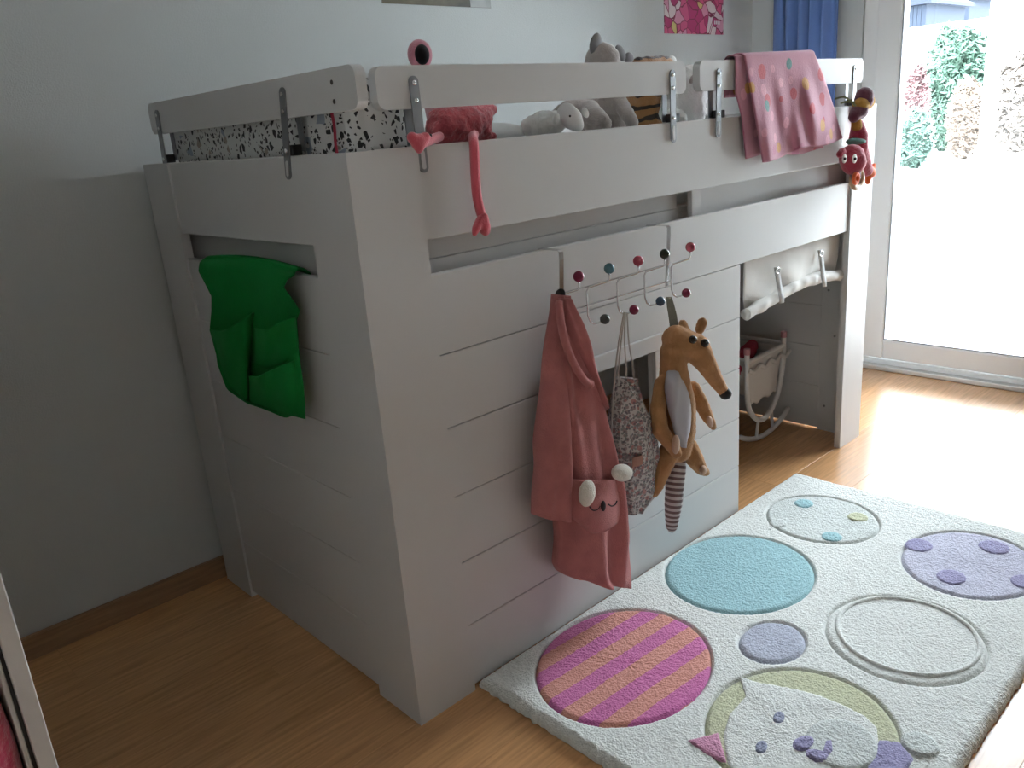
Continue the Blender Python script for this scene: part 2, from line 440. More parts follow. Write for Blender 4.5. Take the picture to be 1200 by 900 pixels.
# ------------------------------------------------------------------ rug with carved motifs
RX0, RX1, RY0, RY1, RZ = .168, 1.600, -.872, .001, .026
rug = thing('rug', 'pale thick-pile children rug with carved circles and an animal face', 'rug', ((RX0+RX1)/2, (RY0+RY1)/2, 0))
def pile(name, c, v=.09): return mat(name, c, .95, bump=1.0, bscale=240, var=v, vscale=120, spec=.05, sheen=.25)
C_base = (.78, .80, .76)
M_rug = pile('rug_pile_pale', C_base); M_rb = pile('rug_pile_blue', (.33, .56, .60)); M_rl = pile('rug_pile_lavender', (.58, .58, .70))
M_rp = pile('rug_pile_purple', (.34, .32, .52)); M_ry = pile('rug_pile_yellow', (.58, .60, .40)); M_rpk = pile('rug_pile_pink', (.62, .28, .42))
M_rdk = pile('rug_pile_slate', (.30, .33, .45)); M_rwh = pile('rug_pile_white', (.66, .70, .67)); M_rsm = pile('rug_pile_small_lavender', (.47, .50, .60))
M_rst = pile('rug_pile_stripes', (.6, .3, .4))
def stripes():
    nt, b = nodes(M_rst); tc = [n for n in nt.nodes if n.type == 'TEX_COORD'][0]
    sx = nt.nodes.new('ShaderNodeSeparateXYZ'); nt.links.new(tc.outputs['Object'], sx.inputs[0])
    nz = nt.nodes.new('ShaderNodeTexNoise'); nz.inputs['Scale'].default_value = 60; nt.links.new(tc.outputs['Object'], nz.inputs['Vector'])
    c = math_node(nt, 'ADD', math_node(nt, 'MULTIPLY', sx.outputs[1], 1), math_node(nt, 'MULTIPLY', sx.outputs[0], .07))
    c = math_node(nt, 'ADD', c, math_node(nt, 'MULTIPLY', nz.outputs[0], .006))
    f = math_node(nt, 'GREATER_THAN', math_node(nt, 'SINE', math_node(nt, 'ADD', math_node(nt, 'MULTIPLY', c, 2*PI/.0845), .178*2*PI/.0845-PI/2)), 0)
    nt.links.new(mixc(nt, f, (.62, .16, .40), (.68, .30, .23)), b.inputs['Base Color'])
stripes()
def ell(cx, cy, rx, ry, rot=0, n=72):
    return [(cx+rx*math.cos(a)*math.cos(rot)-ry*math.sin(a)*math.sin(rot), cy+rx*math.cos(a)*math.sin(rot)+ry*math.sin(a)*math.cos(rot)) for a in [2*PI*k/n for k in range(n)]]
def upx(lst): return [tuple(U(x, y, 2, .028)[:2]) for x, y in lst]
def resample(pts, n):
    P = np.array(list(pts)+[pts[0]]); d = np.r_[0, np.cumsum(np.linalg.norm(np.diff(P, axis=0), axis=1))]
    t = np.linspace(0, d[-1], n+1)[:-1]
    return [(float(np.interp(k, d, P[:, 0])), float(np.interp(k, d, P[:, 1]))) for k in t]
head = upx([(866, 792), (890, 799), (920, 804), (955, 812), (985, 824), (1015, 838), (1029, 852), (1031, 870), (1015, 893), (985, 925), (930, 950), (880, 925), (852, 896), (846, 862), (854, 836), (873, 815)])
motifs = [('stripe_circle', ell(.425, -.211, .218, .190, .12), M_rst, 0), ('blue_circle', ell(.926, -.200, .206, .188, 0), M_rb, 0),
          ('pale_spotted_circle', ell(1.338, -.226, .150, .160), M_rwh, 0), ('lavender_spotted_circle', ell(1.335, -.637, .180, .160), M_rl, 0),
          ('pale_circle', ell(.912, -.640, .172, .168), M_rug, 0), ('small_lavender_circle', ell(.706, -.424, .085, .070), M_rsm, 0),
          ('yellow_circle', ell(.485, -.612, .195, .180), M_ry, 0)]
sub = [('spot', ell(1.393, -.140, .032, .030), M_rb), ('spot', ell(1.404, -.305, .031, .031), M_ry), ('spot', ell(1.248, -.302, .030, .030), M_rb), ('spot', ell(1.231, -.145, .030, .026), M_rwh),
       ('spot', ell(1.345, -.504, .040, .036), M_rp), ('spot', ell(1.454, -.657, .040, .040), M_rp), ('spot', ell(1.233, -.627, .040, .036), M_rp), ('spot', ell(1.32, -.770, .038, .034), M_rp),
       ('animal_head', head, M_rug), ('ear', upx([(805, 867), (842, 857), (848, 876), (853, 895), (825, 882)]), M_rpk),
       ('hat_patch', upx([(1030, 866), (1054, 868), (1072, 888), (1060, 905), (1030, 925), (1015, 900)]), M_rp)]
sub2 = [('muzzle', ell(.497, -.690, .072, .066), M_rwh), ('eye', ell(.484, -.566, .020, .013, .3), M_rdk), ('eye', ell(.388, -.583, .020, .013, .3), M_rdk),
        ('pompom', ell(.592, -.800, .034, .034), M_rwh)]
sub3 = [('nose', ell(.450, -.638, .025, .017, -.2), M_rp), ('mouth', upx([(945, 880), (955, 887), (968, 888), (974, 878), (968, 870), (975, 868), (977, 882), (968, 894), (955, 894), (944, 886)]), M_rp)]
def seg_dist(X, Y, pts):
    D = np.full(X.shape, 9.); n = len(pts)
    for i in range(n):
        (x1, y1), (x2, y2) = pts[i], pts[(i+1) % n]
        dx, dy = x2-x1, y2-y1; l = dx*dx+dy*dy+1e-12
        t = np.clip(((X-x1)*dx+(Y-y1)*dy)/l, 0, 1)
        D = np.minimum(D, np.hypot(X-x1-t*dx, Y-y1-t*dy))
    return D
def inside(X, Y, pts):
    c = np.zeros(X.shape, bool); n = len(pts)
    for i in range(n):
        (x1, y1), (x2, y2) = pts[i], pts[(i+1) % n]
        m_ = ((y1 > Y) != (y2 > Y)) & (X < (x2-x1)*(Y-y1)/((y2-y1) or 1e-12)+x1); c ^= m_
    return c
def pnoise(x, y, s=1.0):
    return .0010*noise.noise((x*95, y*95, s))+.0017*noise.noise((x*170, y*170, s+5))+.0012*noise.noise((x*18, y*18, s+9))
st = .0034
nx, ny = int((RX1-RX0)/st)+1, int((RY1-RY0)/st)+1
gx, gy = np.meshgrid(np.linspace(RX0, RX1, nx), np.linspace(RY0, RY1, ny))
Z = np.full(gx.shape, RZ)
for nme, ol, m_, lv in motifs:
    rs = resample(ol, 60); x_, y_ = np.array(rs).T
    selx = np.where((gx[0] > x_.min()-.03) & (gx[0] < x_.max()+.03))[0]; sely = np.where((gy[:, 0] > y_.min()-.03) & (gy[:, 0] < y_.max()+.03))[0]
    if not len(selx) or not len(sely): continue
    sl = np.ix_(sely, selx); D = seg_dist(gx[sl], gy[sl], rs); I = inside(gx[sl], gy[sl], rs)
    z = Z[sl]; z = np.where(I, .014, np.minimum(z, RZ-.009*np.exp(-(D/.0036)**2))); Z[sl] = z
ed = np.minimum(np.minimum(gx-RX0, RX1-gx), np.minimum(gy-RY0, RY1-gy))
Z = np.where(Z > .014, Z, Z)*np.clip(.35+.65*np.sqrt(np.clip(ed/.014, 0, 1)), 0, 1)
verts = []
for j in range(ny):
    for i in range(nx):
        x, y = float(gx[j, i]), float(gy[j, i]); e = float(ed[j, i])
        n_ = pnoise(x, y); wob = .006*max(0, 1-e/.02)
        verts.append((x+wob*noise.noise((x*60, y*60, 3)), y-wob*abs(noise.noise((x*60, y*60, 8))), float(Z[j, i])+n_))
faces = [(j*nx+i, j*nx+i+1, (j+1)*nx+i+1, (j+1)*nx+i) for j in range(ny-1) for i in range(nx-1)]
# skirt to the floor
nb = len(verts); loop = [i for i in range(nx)]+[(j+1)*nx-1 for j in range(1, ny)]+[(ny-1)*nx+i for i in range(nx-2, -1, -1)]+[j*nx for j in range(ny-2, 0, -1)]
for k in loop: verts.append((verts[k][0], verts[k][1], .0005))
nl = len(loop)
for k in range(nl): faces.append((loop[k], nb+k, nb+(k+1) % nl, loop[(k+1) % nl]))
me = bpy.data.meshes.new('pile'); me.from_pydata(verts, [], faces); obj('pile', me, M_rug, rug, smooth=True)
def motif(name, ol, m_, z0, parent=None, step=.004, drop=.009):
    per = sum(math.dist(a, b_) for a, b_ in zip(ol, ol[1:]+ol[:1])); nt_ = max(28, int(per/step)); rs = resample(ol, nt_)
    cx = sum(p[0] for p in rs)/nt_; cy = sum(p[1] for p in rs)/nt_
    rad = sum(math.hypot(p[0]-cx, p[1]-cy) for p in rs)/nt_; nr = max(6, int(rad/step))
    V = [(cx, cy, z0+pnoise(cx, cy, 2))]; F = []
    for i in range(1, nr+1):
        f = i/nr
        for (x, y) in rs:
            px_, py_ = cx+(x-cx)*f, cy+(y-cy)*f; dd = (1-f)*math.hypot(x-cx, y-cy)
            V.append((px_, py_, z0+pnoise(px_, py_, 2)-drop*math.exp(-(dd/(.0012+.3*drop))**2)))
    for k in range(nt_): F.append((0, 1+k, 1+(k+1) % nt_))
    for i in range(nr-1):
        for k in range(nt_):
            a = 1+i*nt_+k; b_ = 1+i*nt_+(k+1) % nt_; F.append((a, a+nt_, b_+nt_, b_))
    me = bpy.data.meshes.new(name); me.from_pydata(V, [], F)
    return obj(name, me, m_, parent or rug, smooth=True)
MO = {}
for n_, ol, m_, lv in motifs: MO[n_] = motif(n_, ol, m_, RZ+.0008)
for i, (n_, ol, m_) in enumerate(sub):
    par = 'pale_spotted_circle' if i < 4 else 'lavender_spotted_circle' if i < 8 else 'yellow_circle'
    MO[n_] = motif(n_, ol, m_, RZ+.0035 if i != 8 else RZ+.0035, rug, drop=.0055)
for n_, ol, m_ in sub2: motif(n_, ol, m_, RZ+.0062, rug, drop=.0055)
for n_, ol, m_ in sub3: motif(n_, ol, m_, RZ+.0085, rug, .003, drop=.005)
# raised ring inside the pale circle
rp = ell(.925, -.640, .150, .148, 0, 60); ringp = [(x, y, RZ+.000+.001*noise.noise((x*40, y*40, 1))) for x, y in rp+rp[:1]]
obj('raised_ring', tube(ringp, [.0060]*len(ringp), 10, caps=False), M_rug, rug, smooth=True)

# ------------------------------------------------------------------ hook rack over the side rail
rack = thing('hook_rack', 'chrome wire hook rack with coloured balls hung over the bed rail', 'hook rack', (.68, -.02, .95))
YB = -.030
for xs in (.482, .868):
    p = [(xs, R+.022, .90), (xs, R+.022, .9495), (xs, R+.021, .9508), (xs, -.030, .9500), (xs, -.0345, .9465), (xs, -.0345, .93), (xs, -.0262, .82), (xs, -.0255, .80)]
    bm = bmesh.new(); A = [bm.verts.new((x-.0065, y, z)) for x, y, z in p]; B = [bm.verts.new((x+.0065, y, z)) for x, y, z in p]
    for i in range(len(p)-1): bm.faces.new((A[i], B[i], B[i+1], A[i+1]))
    o = thicken(obj('strap', bm, M_chrome, rack), .0016)
for z in (.855, .812):
    obj('cross_wire', tube([(.478, -.029, z), (.872, -.029, z)], .0019, 8), M_chrome, rack)
ballc = {'berry': (.22, .02, .055), 'teal': (.045, .12, .15), 'rose': (.36, .045, .075), 'moss': (.035, .055, .035), 'slate': (.07, .085, .075), 'blue': (.045, .10, .17)}
BM = {k: mat('ball_'+k, c, .22) for k, c in ballc.items()}
ups = [(.525, 'berry'), (.629, 'teal'), (.735, 'rose'), (.838, 'moss'), (.946, 'rose')]
lows = ['berry', 'slate', 'berry', 'blue', 'berry']
for (xb, cu), cl in zip(ups, lows):
    xl = xb-.069; yq = -.033
    path = [(xb, -.043, .878), (xb, -.043, .862), (xb-.004, -.041, .857), (xl+.008, yq, .853), (xl, yq, .845), (xl, yq, .79)]
    path += [(xl+.003, -.036, .776), (xl+.011, -.040, .769), (xl+.022, -.046, .770), (xl+.030, -.050, .7745)]
    hk = obj('hook', tube(path, .0022, 8), M_chrome, rack, smooth=True)
    obj('ball', ball((xb, -.043, .886), .0125, 3), BM[cu], hk, smooth=True)
    obj('ball', ball((xl+.036, -.052, .7755), .0118, 3), BM[cl], hk, smooth=True)

# ------------------------------------------------------------------ pink robe
M_robe = mat('pink_fleece', (.43, .155, .145), .95, bump=.5, bscale=300, var=.1, vscale=25, sheen=.12, spec=.1)
M_ear = mat('cream_fleece', (.66, .62, .54), .95, bump=.6, bscale=260, sheen=.3)
M_dark = mat('dark_embroidery', (.03, .02, .025), .8)
robe = thing('bathrobe', 'pink fleece child bathrobe with white-eared animal pocket hanging on the rack', 'bathrobe', (.44, -.06, .87))
yR = -.062
rows = [((652, 345), (661, 345)), ((649, 362), (668, 362)), ((645, 385), (678, 383)), ((643, 410), (685, 412)), ((642, 440), (692, 440)), ((644, 480), (702, 477)), ((647, 520), (710, 512)),
        ((650, 560), (720, 552)), ((652, 600), (729, 590)), ((652, 635), (730, 625)), ((651, 662), (731, 655)), ((655, 670), (731, 676)), ((664, 675), (730, 684))]
obj('body', loft(rows, yR, lambda v: .022+.035*sm(v*1.6), 5, lambda v: .004+.009*v, .003, seg=96, nv=70, seed=1.1), M_robe, robe, smooth=True)
rows = [((648, 352), (660, 352)), ((641, 395), (664, 400)), ((636, 450), (662, 455)), ((633, 500), (660, 500)), ((632, 550), (661, 550)), ((630, 585), (662, 585)), ((629, 604), (662, 608))]
obj('sleeve', loft(rows, yR-.006, lambda v: .014+.03*sm(v*1.5), 3, lambda v: .002+.004*v, .001, seg=56, nv=50, seed=2.2), M_robe, robe, smooth=True)
# lapel: rolled front edge and the inner fold
def onrobe(x, y, off): return U(x, y, 1, yR-off)
obj('lapel', tube(smooth_path([onrobe(655, 352, .02), onrobe(657, 375, .035), onrobe(662, 400, .045), onrobe(672, 425, .052), onrobe(684, 445, .054), onrobe(692, 450, .05)]), [.004]+[.0085]*28+[.010]*2, 10), M_robe, robe, smooth=True)
rows = [((658, 350), (664, 349)), ((662, 375), (678, 380)), ((668, 400), (686, 408)), ((676, 424), (691, 430)), ((684, 442), (697, 455)), ((694, 470), (702, 480))]
obj('front_edge', loft(rows, yR-.018, lambda v: .02+.018*sm(v*2), 3, lambda v: .004, .0, seg=40, nv=40, seed=4.2), M_robe, robe, smooth=True)
obj('hanging_loop', tube(smooth_path([U(655, 358, 1, -.05), U(653, 348, 1, -.045), U(656, 342, 1, -.036), U(660, 344, 1, -.045), U(659, 357, 1, -.055)]), .0065, 8, flat=.5), M_black, robe)
# pocket with a sleepy face
Lp = [(661, 562), (663, 585), (668, 603), (684, 622)]; Rp = [(729, 562), (731, 580), (731, 597), (728, 608)]
def pocket_fn(u, v):
    x1, y1 = pl_interp(Lp, v); x2, y2 = pl_interp(Rp, v)
    k = math.sin(PI*min(max(u, 0), 1))**.5 if 0 < u < 1 else 0
    sag = 8*math.sin(PI*u)*sm(v)
    return U(x1+(x2-x1)*u, y1+(y2-y1)*u+sag, 1, yR-.040-.034*k*(.55+.45*math.sin(PI*(.15+.8*v)))+.02*(1-k))
pk = thicken(obj('pocket', grid(pocket_fn, 30, 24), M_robe, robe, smooth=True), .006)
yP = yR-.078
c = U(688, 578, 1, yP-.006); obj('ear', ball(c, msize(13.5, c), 3, (1.0, .45, 1.25)), M_ear, pk, smooth=True)
c = U(729, 554, 1, yP-.004); obj('ear', ball(c, msize(11, c), 3, (1.75, .6, .95), Matrix.Rotation(.45, 3, 'Y')), M_ear, pk, smooth=True)
c = U(707, 593, 1, yP-.001); obj('nose', ball(c, msize(4.5, c), 3, (.8, .5, 1.5)), M_dark, pk, smooth=True)
for pts in ([(691, 594), (695, 598), (700, 597), (703, 593)], [(713, 591), (717, 593), (721, 591), (723, 587)]):
    obj('eye', tube(smooth_path([U(x, y, 1, yP+.002) for x, y in pts]), .0016, 6), M_dark, pk)

# ------------------------------------------------------------------ floral drawstring bag
M_flor = mat('floral_cotton', (.55, .50, .46), .9, bump=.3, bscale=120)
def floral(m):
    nt, b = nodes(m); tc = [n for n in nt.nodes if n.type == 'TEX_COORD'][0]; colr = (.56, .53, .50)
    for sc, thr, d, c in ((95, .25, .50, (.28, .20, .20)), (130, .40, .45, (.20, .22, .21)), (70, .72, .45, (.42, .18, .17)), (160, .4, .42, (.13, .12, .14))):
        v = nt.nodes.new('ShaderNodeTexVoronoi'); v.inputs['Scale'].default_value = sc; nt.links.new(tc.outputs['Object'], v.inputs['Vector'])
        sp = nt.nodes.new('ShaderNodeSeparateColor'); nt.links.new(v.outputs['Color'], sp.inputs[0])
        f = math_node(nt, 'MULTIPLY', math_node(nt, 'GREATER_THAN', sp.outputs[1], thr), math_node(nt, 'LESS_THAN', v.outputs['Distance'], d))
        colr = mixc(nt, math_node(nt, 'MULTIPLY', f, .8), colr, c)
    nt.links.new(colr, b.inputs['Base Color'])
floral(M_flor)
M_cord = mat('cotton_cord', (.50, .46, .42), .9, bump=.4, bscale=300)
bag = thing('drawstring_bag', 'small floral drawstring bag hanging by white cords from the rack', 'bag', (.68, -.05, .78))
yG = -.040
rows = [((724, 452), (743, 451)), ((722, 462), (746, 460)), ((720, 473), (750, 472)), ((718, 490), (755, 488)), ((717, 513), (761, 508)), ((718, 537), (767, 530)), ((721, 560), (770, 550)), ((725, 577), (769, 566)), ((729, 592), (763, 580)), ((733, 602), (752, 598))]
obj('pouch', loft(rows, yG, lambda v: .016+.030*math.sin(PI*min(1, v*.9+.05)), 7, lambda v: .0065*(1-.55*v), .002, seg=110, nv=50, seed=.4), M_flor, bag, smooth=True)
obj('frill', loft([((722, 444), (745, 443)), ((724, 449), (743, 448)), ((724, 454), (743, 453))], yG, lambda v: .016, 8, lambda v: .005, .002, seg=80, nv=8, seed=.4), M_flor, bag, smooth=True)
for pts in ([(732, 366), (728, 400), (725, 430), (725, 452)], [(733, 366), (732, 400), (734, 430), (733, 452)], [(735, 366), (737, 400), (741, 425), (744, 450)], [(731, 367), (724, 410), (719, 460), (717, 510), (722, 560), (730, 598)]):
    n = len(pts); obj('cord', tube(smooth_path([U(x, y, 1, -.044-.004*i/(n-1)) for i, (x, y) in enumerate(pts)]), .0021, 8), M_cord, bag, smooth=True)
M_patch = mat('rust_patch', (.42, .22, .16), .9, bump=.3)
thicken(obj('patch', grid(lambda u, v: U(741+u*12, 537+v*11-u*4, 1, yG-.0465-.003*math.sin(PI*u)), 6, 6), M_patch, bag), .002)

# ------------------------------------------------------------------ long-snouted plush hanging beside the bag
M_tan = mat('tan_plush', (.42, .215, .09), .95, bump=.5, bscale=260, var=.12, vscale=30, sheen=.15, spec=.1)
M_belly = mat('grey_satin', (.46, .45, .48), .6, bump=.3, bscale=25)
M_palm = mat('pale_tan_plush', (.52, .33, .22), .95, bump=.4, bscale=260, sheen=.3)
pt = thing('plush_animal', 'tan long-snouted plush animal with grey belly and striped tail hanging from the rack', 'soft toy', (.86, -.06, .78))
yS = -.085
def K(x, y, r, d=0.0):
    p = U(x, y, 1, yS+d); return (p, msize(r, p))
fuse('body', [[K(792, 397, 17), K(800, 404, 20, -.01), K(815, 408, 18, -.03), K(826, 424, 13, -.05), K(838, 444, 9.5, -.06), K(847, 458, 7, -.07)],
              [K(787, 412, 14), K(790, 440, 18), K(794, 475, 22), K(794, 505, 22), K(795, 528, 15)],
              [K(776, 450, 10, .01), K(771, 480, 10, .005), K(774, 505, 10, -.01), K(786, 520, 9, -.03), K(793, 531, 7, -.04)],
              [K(812, 455, 9), K(821, 472, 9, -.02), K(829, 488, 7.5, -.03), K(836, 500, 4.5, -.035)],
              [K(784, 530, 13), K(777, 550, 10, .005), K(771, 568, 8, .01), K(767, 580, 4, .01)],
              [K(806, 525, 13), K(814, 538, 11, -.02), K(822, 550, 7.5, -.03), K(828, 554, 4.5, -.035)],
              [K(803, 387, 6, 0), K(800, 380, 6, .01)], [K(820, 386, 6, -.02), K(823, 378, 6.5, -.02)]], .0042, M_tan, pt, fuzz=.0012, fscale=130)
Lb = [(783, 430), (781, 455), (783, 480), (789, 505), (799, 524)]; Rb = [(801, 431), (809, 455), (813, 480), (813, 505), (806, 524)]
def belly(u, v):
    x1, y1 = pl_interp(Lb, v); x2, y2 = pl_interp(Rb, v); k = math.sin(PI*u)
    p = U(x1+(x2-x1)*u, y1+(y2-y1)*u, 1, yS-.022-.028*k**.7*(.6+.4*math.sin(PI*v))+.022*(1-sm(v*5)))
    p.y += .004*math.sin(u*9+v*7); return p
thicken(obj('belly', grid(belly, 26, 26), M_belly, pt, smooth=True), .004)
c, r = K(850, 461, 7.5, -.075); obj('nose', ball(c, r, 3), M_black, pt, smooth=True)
for x, y, d in ((812, 398, -.052), (826, 402, -.062)):
    c, r = K(x, y, 5, d); obj('eye', ball(c, r, 3), mat('glossy_eye', (.02, .015, .01), .15), pt, smooth=True)
c, r = K(792, 521, 8, -.055); obj('paw', ball(c, r, 3, (.8, .5, 1.5)), M_palm, pt, smooth=True)
c, r = K(824, 551, 5, -.045); obj('paw', ball(c, r, 3, (1.1, .7, 1.3), Matrix.Rotation(-.7, 3, 'Y')), M_palm, pt, smooth=True)
c, r = K(832, 494, 5, -.048); obj('paw', ball(c, r, 3, (.9, .6, 1.7), Matrix.Rotation(-.45, 3, 'Y')), M_palm, pt, smooth=True)
M_tailA = mat('tail_pale', (.55, .48, .46), .9, sheen=.3); M_tailB = mat('tail_brown', (.15, .085, .08), .9, sheen=.2)
tp = smooth_path([U(x, y, 1, yS+d) for x, y, d in ((795, 530, .01), (792, 555, .005), (790, 580, .0), (788, 605, .0), (787, 623, .0))], 16)
bmA = bmesh.new(); V = []; F = []; mi = []
n = len(tp); sg = 16
rr = [msize(np.interp(i/(n-1), [0, .2, .6, .9, 1], [8, 11.5, 10.5, 7, 3]), tp[i]) for i in range(n)]
bmT = tube(tp, [r*(1+.06*math.sin(i*PI)) for i, r in enumerate(rr)], sg)
me = bpy.data.meshes.new('tail'); bmT.faces.ensure_lookup_table()
for fi, f in enumerate(bmT.faces):
    f.material_index = 1 if (fi//sg) % 4 >= 2 else 0; f.smooth = True
bmT.to_mesh(me); bmT.free(); me.materials.append(M_tailA); me.materials.append(M_tailB); obj('tail', me, None, pt)
M_olive = mat('olive_webbing', (.13, .115, .07), .9, bump=.4, bscale=400)
bm = bmesh.new(); pp = [((781, 348), (787, 348)), ((782, 360), (790, 358)), ((784, 372), (793, 370)), ((786, 388), (795, 386))]
V = [(bm.verts.new(U(*a, 1, -.05-.006*i)), bm.verts.new(U(*b_, 1, -.052-.006*i))) for i, (a, b_) in enumerate(pp)]
for a, b_ in zip(V, V[1:]): bm.faces.new((a[0], a[1], b_[1], b_[0]))
thicken(obj('strap', bm, M_olive, pt), .002)

# ------------------------------------------------------------------ green pocket organiser on the bed end
M_green = mat('green_felt_cloth', (.010, .20, .042), .9, bump=.3, bscale=180, var=.06, vscale=20, spec=.1)
og = thing('pocket_organizer', 'green fabric wall pocket organiser hung on the end of the bed', 'organizer', (-.02, .5, .95))
orow = [((240, 303), (346, 318)), ((234, 308), (345, 322)), ((233, 318), (336, 328)), ((240, 331), (332, 337)), ((248, 347), (343, 352)), ((248, 364), (351, 364)), ((246, 385), (347, 377)), ((251, 398), (348, 396)), ((255, 428), (351, 423)), ((266, 456), (355, 450)), ((289, 472), (357, 472)), ((325, 484), (358, 491))]
def org(u, v):
    a, b_ = pl_interp([r[0] for r in orow], v), pl_interp([r[1] for r in orow], v)
    x = a[0]+(b_[0]-a[0])*u; y = a[1]+(b_[1]-a[1])*u
    y -= 6*math.sin(PI*u)*(1-sm(v*6)); y += 3*math.sin(PI*u*2)*sm((v-.8)*5)
    k = sm(v*7)
    d = .006+k*(.012+.008*math.sin(u*7+v*3)+.006*math.sin(v*9)+.012*sm(v*1.2))
    if u < .08: d += .010*k*(1-u/.08)
    return U(x, y, 0, -d)
thicken(obj('backing', grid(org, 40, 70), M_green, og, smooth=True), .003)
# flap tucked over the slot edge
def flap(u, v):
    a = Vector(org(u, 0)); q = a.copy(); q.x = -.006+.034*v; q.z += .006*math.sin(PI*v)-.012*v*v; return q
thicken(obj('flap', grid(flap, 30, 6), M_green, og, smooth=True), .003)
for top, bot, bulge in (([(246, 386), (258, 388), (270, 384), (283, 375), (297, 366)], [(262, 445), (270, 457), (282, 466), (290, 470), (292, 440)], .034),
                        ([(299, 384), (312, 386), (328, 378), (347, 371)], [(298, 424), (312, 432), (330, 426), (351, 418)], .032),
                        ([(291, 440), (301, 442), (318, 434), (346, 422)], [(292, 470), (318, 481), (340, 486), (358, 491)], .034)):
    def pf(u, v, top=top, bot=bot, bulge=bulge):
        a = pl_interp(top, u); c = pl_interp(bot, u)
        k = math.sin(PI*min(1, max(0, u)))**.7 if 0 < u < 1 else 0
        return U(a[0]+(c[0]-a[0])*v, a[1]+(c[1]-a[1])*v, 0, -.030-1.5*bulge*k*(1-.8*v)+.004*math.sin(u*11+v*4)*k)
    thicken(obj('pocket', grid(pf, 24, 24), M_green, og, smooth=True), .0028)

# ------------------------------------------------------------------ pink spotted blanket over the guard rail
M_blk = mat('pink_jersey', (.58, .24, .31), .9, bump=.25, bscale=220, sheen=.3)
def spots(m):
    nt, b = nodes(m); tc = [n for n in nt.nodes if n.type == 'TEX_COORD'][0]
    mp = nt.nodes.new('ShaderNodeMapping'); mp.inputs['Scale'].default_value = (1, .05, 1); nt.links.new(tc.outputs['Object'], mp.inputs[0])
    colr = (.52, .20, .28)
    for sc, off, thr, d, c in ((17, 0, .25, .27, (.70, .30, .40)), (13, .4, .62, .26, (.52, .05, .08)), (14, 1.7, .68, .25, (.62, .28, .06)), (15, 2.9, .70, .24, (.10, .24, .24)), (14, 4.1, .68, .30, (.50, .14, .24))):
        mm = nt.nodes.new('ShaderNodeVectorMath'); mm.operation = 'ADD'; mm.inputs[1].default_value = (off, off*.3, off*.7); nt.links.new(mp.outputs[0], mm.inputs[0])
        v = nt.nodes.new('ShaderNodeTexVoronoi'); v.inputs['Scale'].default_value = sc; v.inputs['Randomness'].default_value = .8; nt.links.new(mm.outputs[0], v.inputs['Vector'])
        sp = nt.nodes.new('ShaderNodeSeparateColor'); nt.links.new(v.outputs['Color'], sp.inputs[0])
        f = math_node(nt, 'MULTIPLY', math_node(nt, 'GREATER_THAN', sp.outputs[0], thr), math_node(nt, 'LESS_THAN', v.outputs['Distance'], d))
        colr = mixc(nt, f, colr, c)
    nt.links.new(colr, b.inputs['Base Color'])
spots(M_blk)
blk = thing('blanket', 'pink blanket printed with hearts and dots draped over the guard rail', 'blanket', (1.5, 0, 1.33))
def drape(Ls, Rs, y0, seed, amp, zback):
    """sheet over the rail: behind, across the top, then down the front along the photo's edges"""
    def fn(u, v):
        if v < .3:
            t = v/.3
            a = U(*Ls[0], 1, y0); b_ = U(*Rs[0], 1, y0); q = a.lerp(b_, u)
            ang = PI*t
            yc, hw = .0145, .0145-y0
            if t < .45:
                q2 = q.copy(); q2.y = .0145+hw+.002; q2.z = zback+(q.z-zback)*(t/.45); return q2
            tt = (t-.45)/.55; q2 = q.copy(); q2.y = yc+hw*math.cos(PI*tt); q2.z = q.z+.010*math.sin(PI*tt); return q2
        t = (v-.3)/.7
        x1, y1 = pl_interp(Ls, t); x2, y2 = pl_interp(Rs, t)
        f = math.sin(u*8.5+seed+t*1.6)+.55*math.sin(u*19+seed*2-t*2.2)+.3*math.sin(u*33+t*5)
        return U(x1+(x2-x1)*u, y1+(y2-y1)*u+2.5*math.sin(u*9+seed)*t, 1, y0-amp*(f+1.7)*sm(t*1.3)-.004*t)
    return grid(fn, 64, 70)
thicken(obj('upper_layer', drape([(872, 67), (880, 108), (888, 152), (894, 189)], [(954, 63), (966, 94), (977, 128), (987, 162)], -.006, .6, .0085, 1.27), M_blk, blk, smooth=True), .005)
thicken(obj('lower_layer', drape([(862, 69), (862, 108), (869, 135), (874, 184)], [(940, 64), (948, 98), (958, 135), (965, 176)], -.0015, 2.0, .002, 1.24), M_blk, blk, smooth=True), .003)

# ------------------------------------------------------------------ red plush toy hanging on the far post
M_red = mat('red_plush', (.36, .02, .05), .95, bump=.5, bscale=300, sheen=.3); M_plum = mat('plum_plush', (.12, .02, .045), .95, bump=.5, bscale=300, sheen=.3)
M_must = mat('mustard_plush', (.42, .22, .04), .95, bump=.5, bscale=300); M_teal = mat('teal_cloth', (.12, .27, .24), .9, bump=.4)
M_or = mat('orange_plush', (.80, .13, .02), .9, sheen=.3); M_woodr = mat('wooden_ring', (.45, .31, .18), .5); M_white = mat('white_felt', (.78, .76, .72), .9)
rt = thing('hanging_toy', 'red plush animal with round white eyes hanging on the bed post', 'soft toy', (1.95, -.03, 1.19))
yT = -.035
def Q(x, y, r, d=0.0):
    p = U(x, y, 1, yT+d); return (p, msize(r, p))
o = fuse('body', [[Q(1005, 146, 7, .01), Q(1006, 160, 11), Q(1005, 175, 12), Q(1012, 190, 9), Q(1016, 200, 7)], [Q(998, 184, 15, -.02), Q(1000, 190, 15, -.03)], [Q(984, 181, 4.5, -.02), Q(987, 178, 5, -.02)], [Q(1012, 172, 5, -.02), Q(1015, 182, 4)]], .004, M_red, rt, fuzz=.001, fscale=150)
fuse('cap', [[Q(1013, 113, 11), Q(1012, 118, 11.5)], ], .0038, M_plum, rt, fuzz=.001, fscale=150)
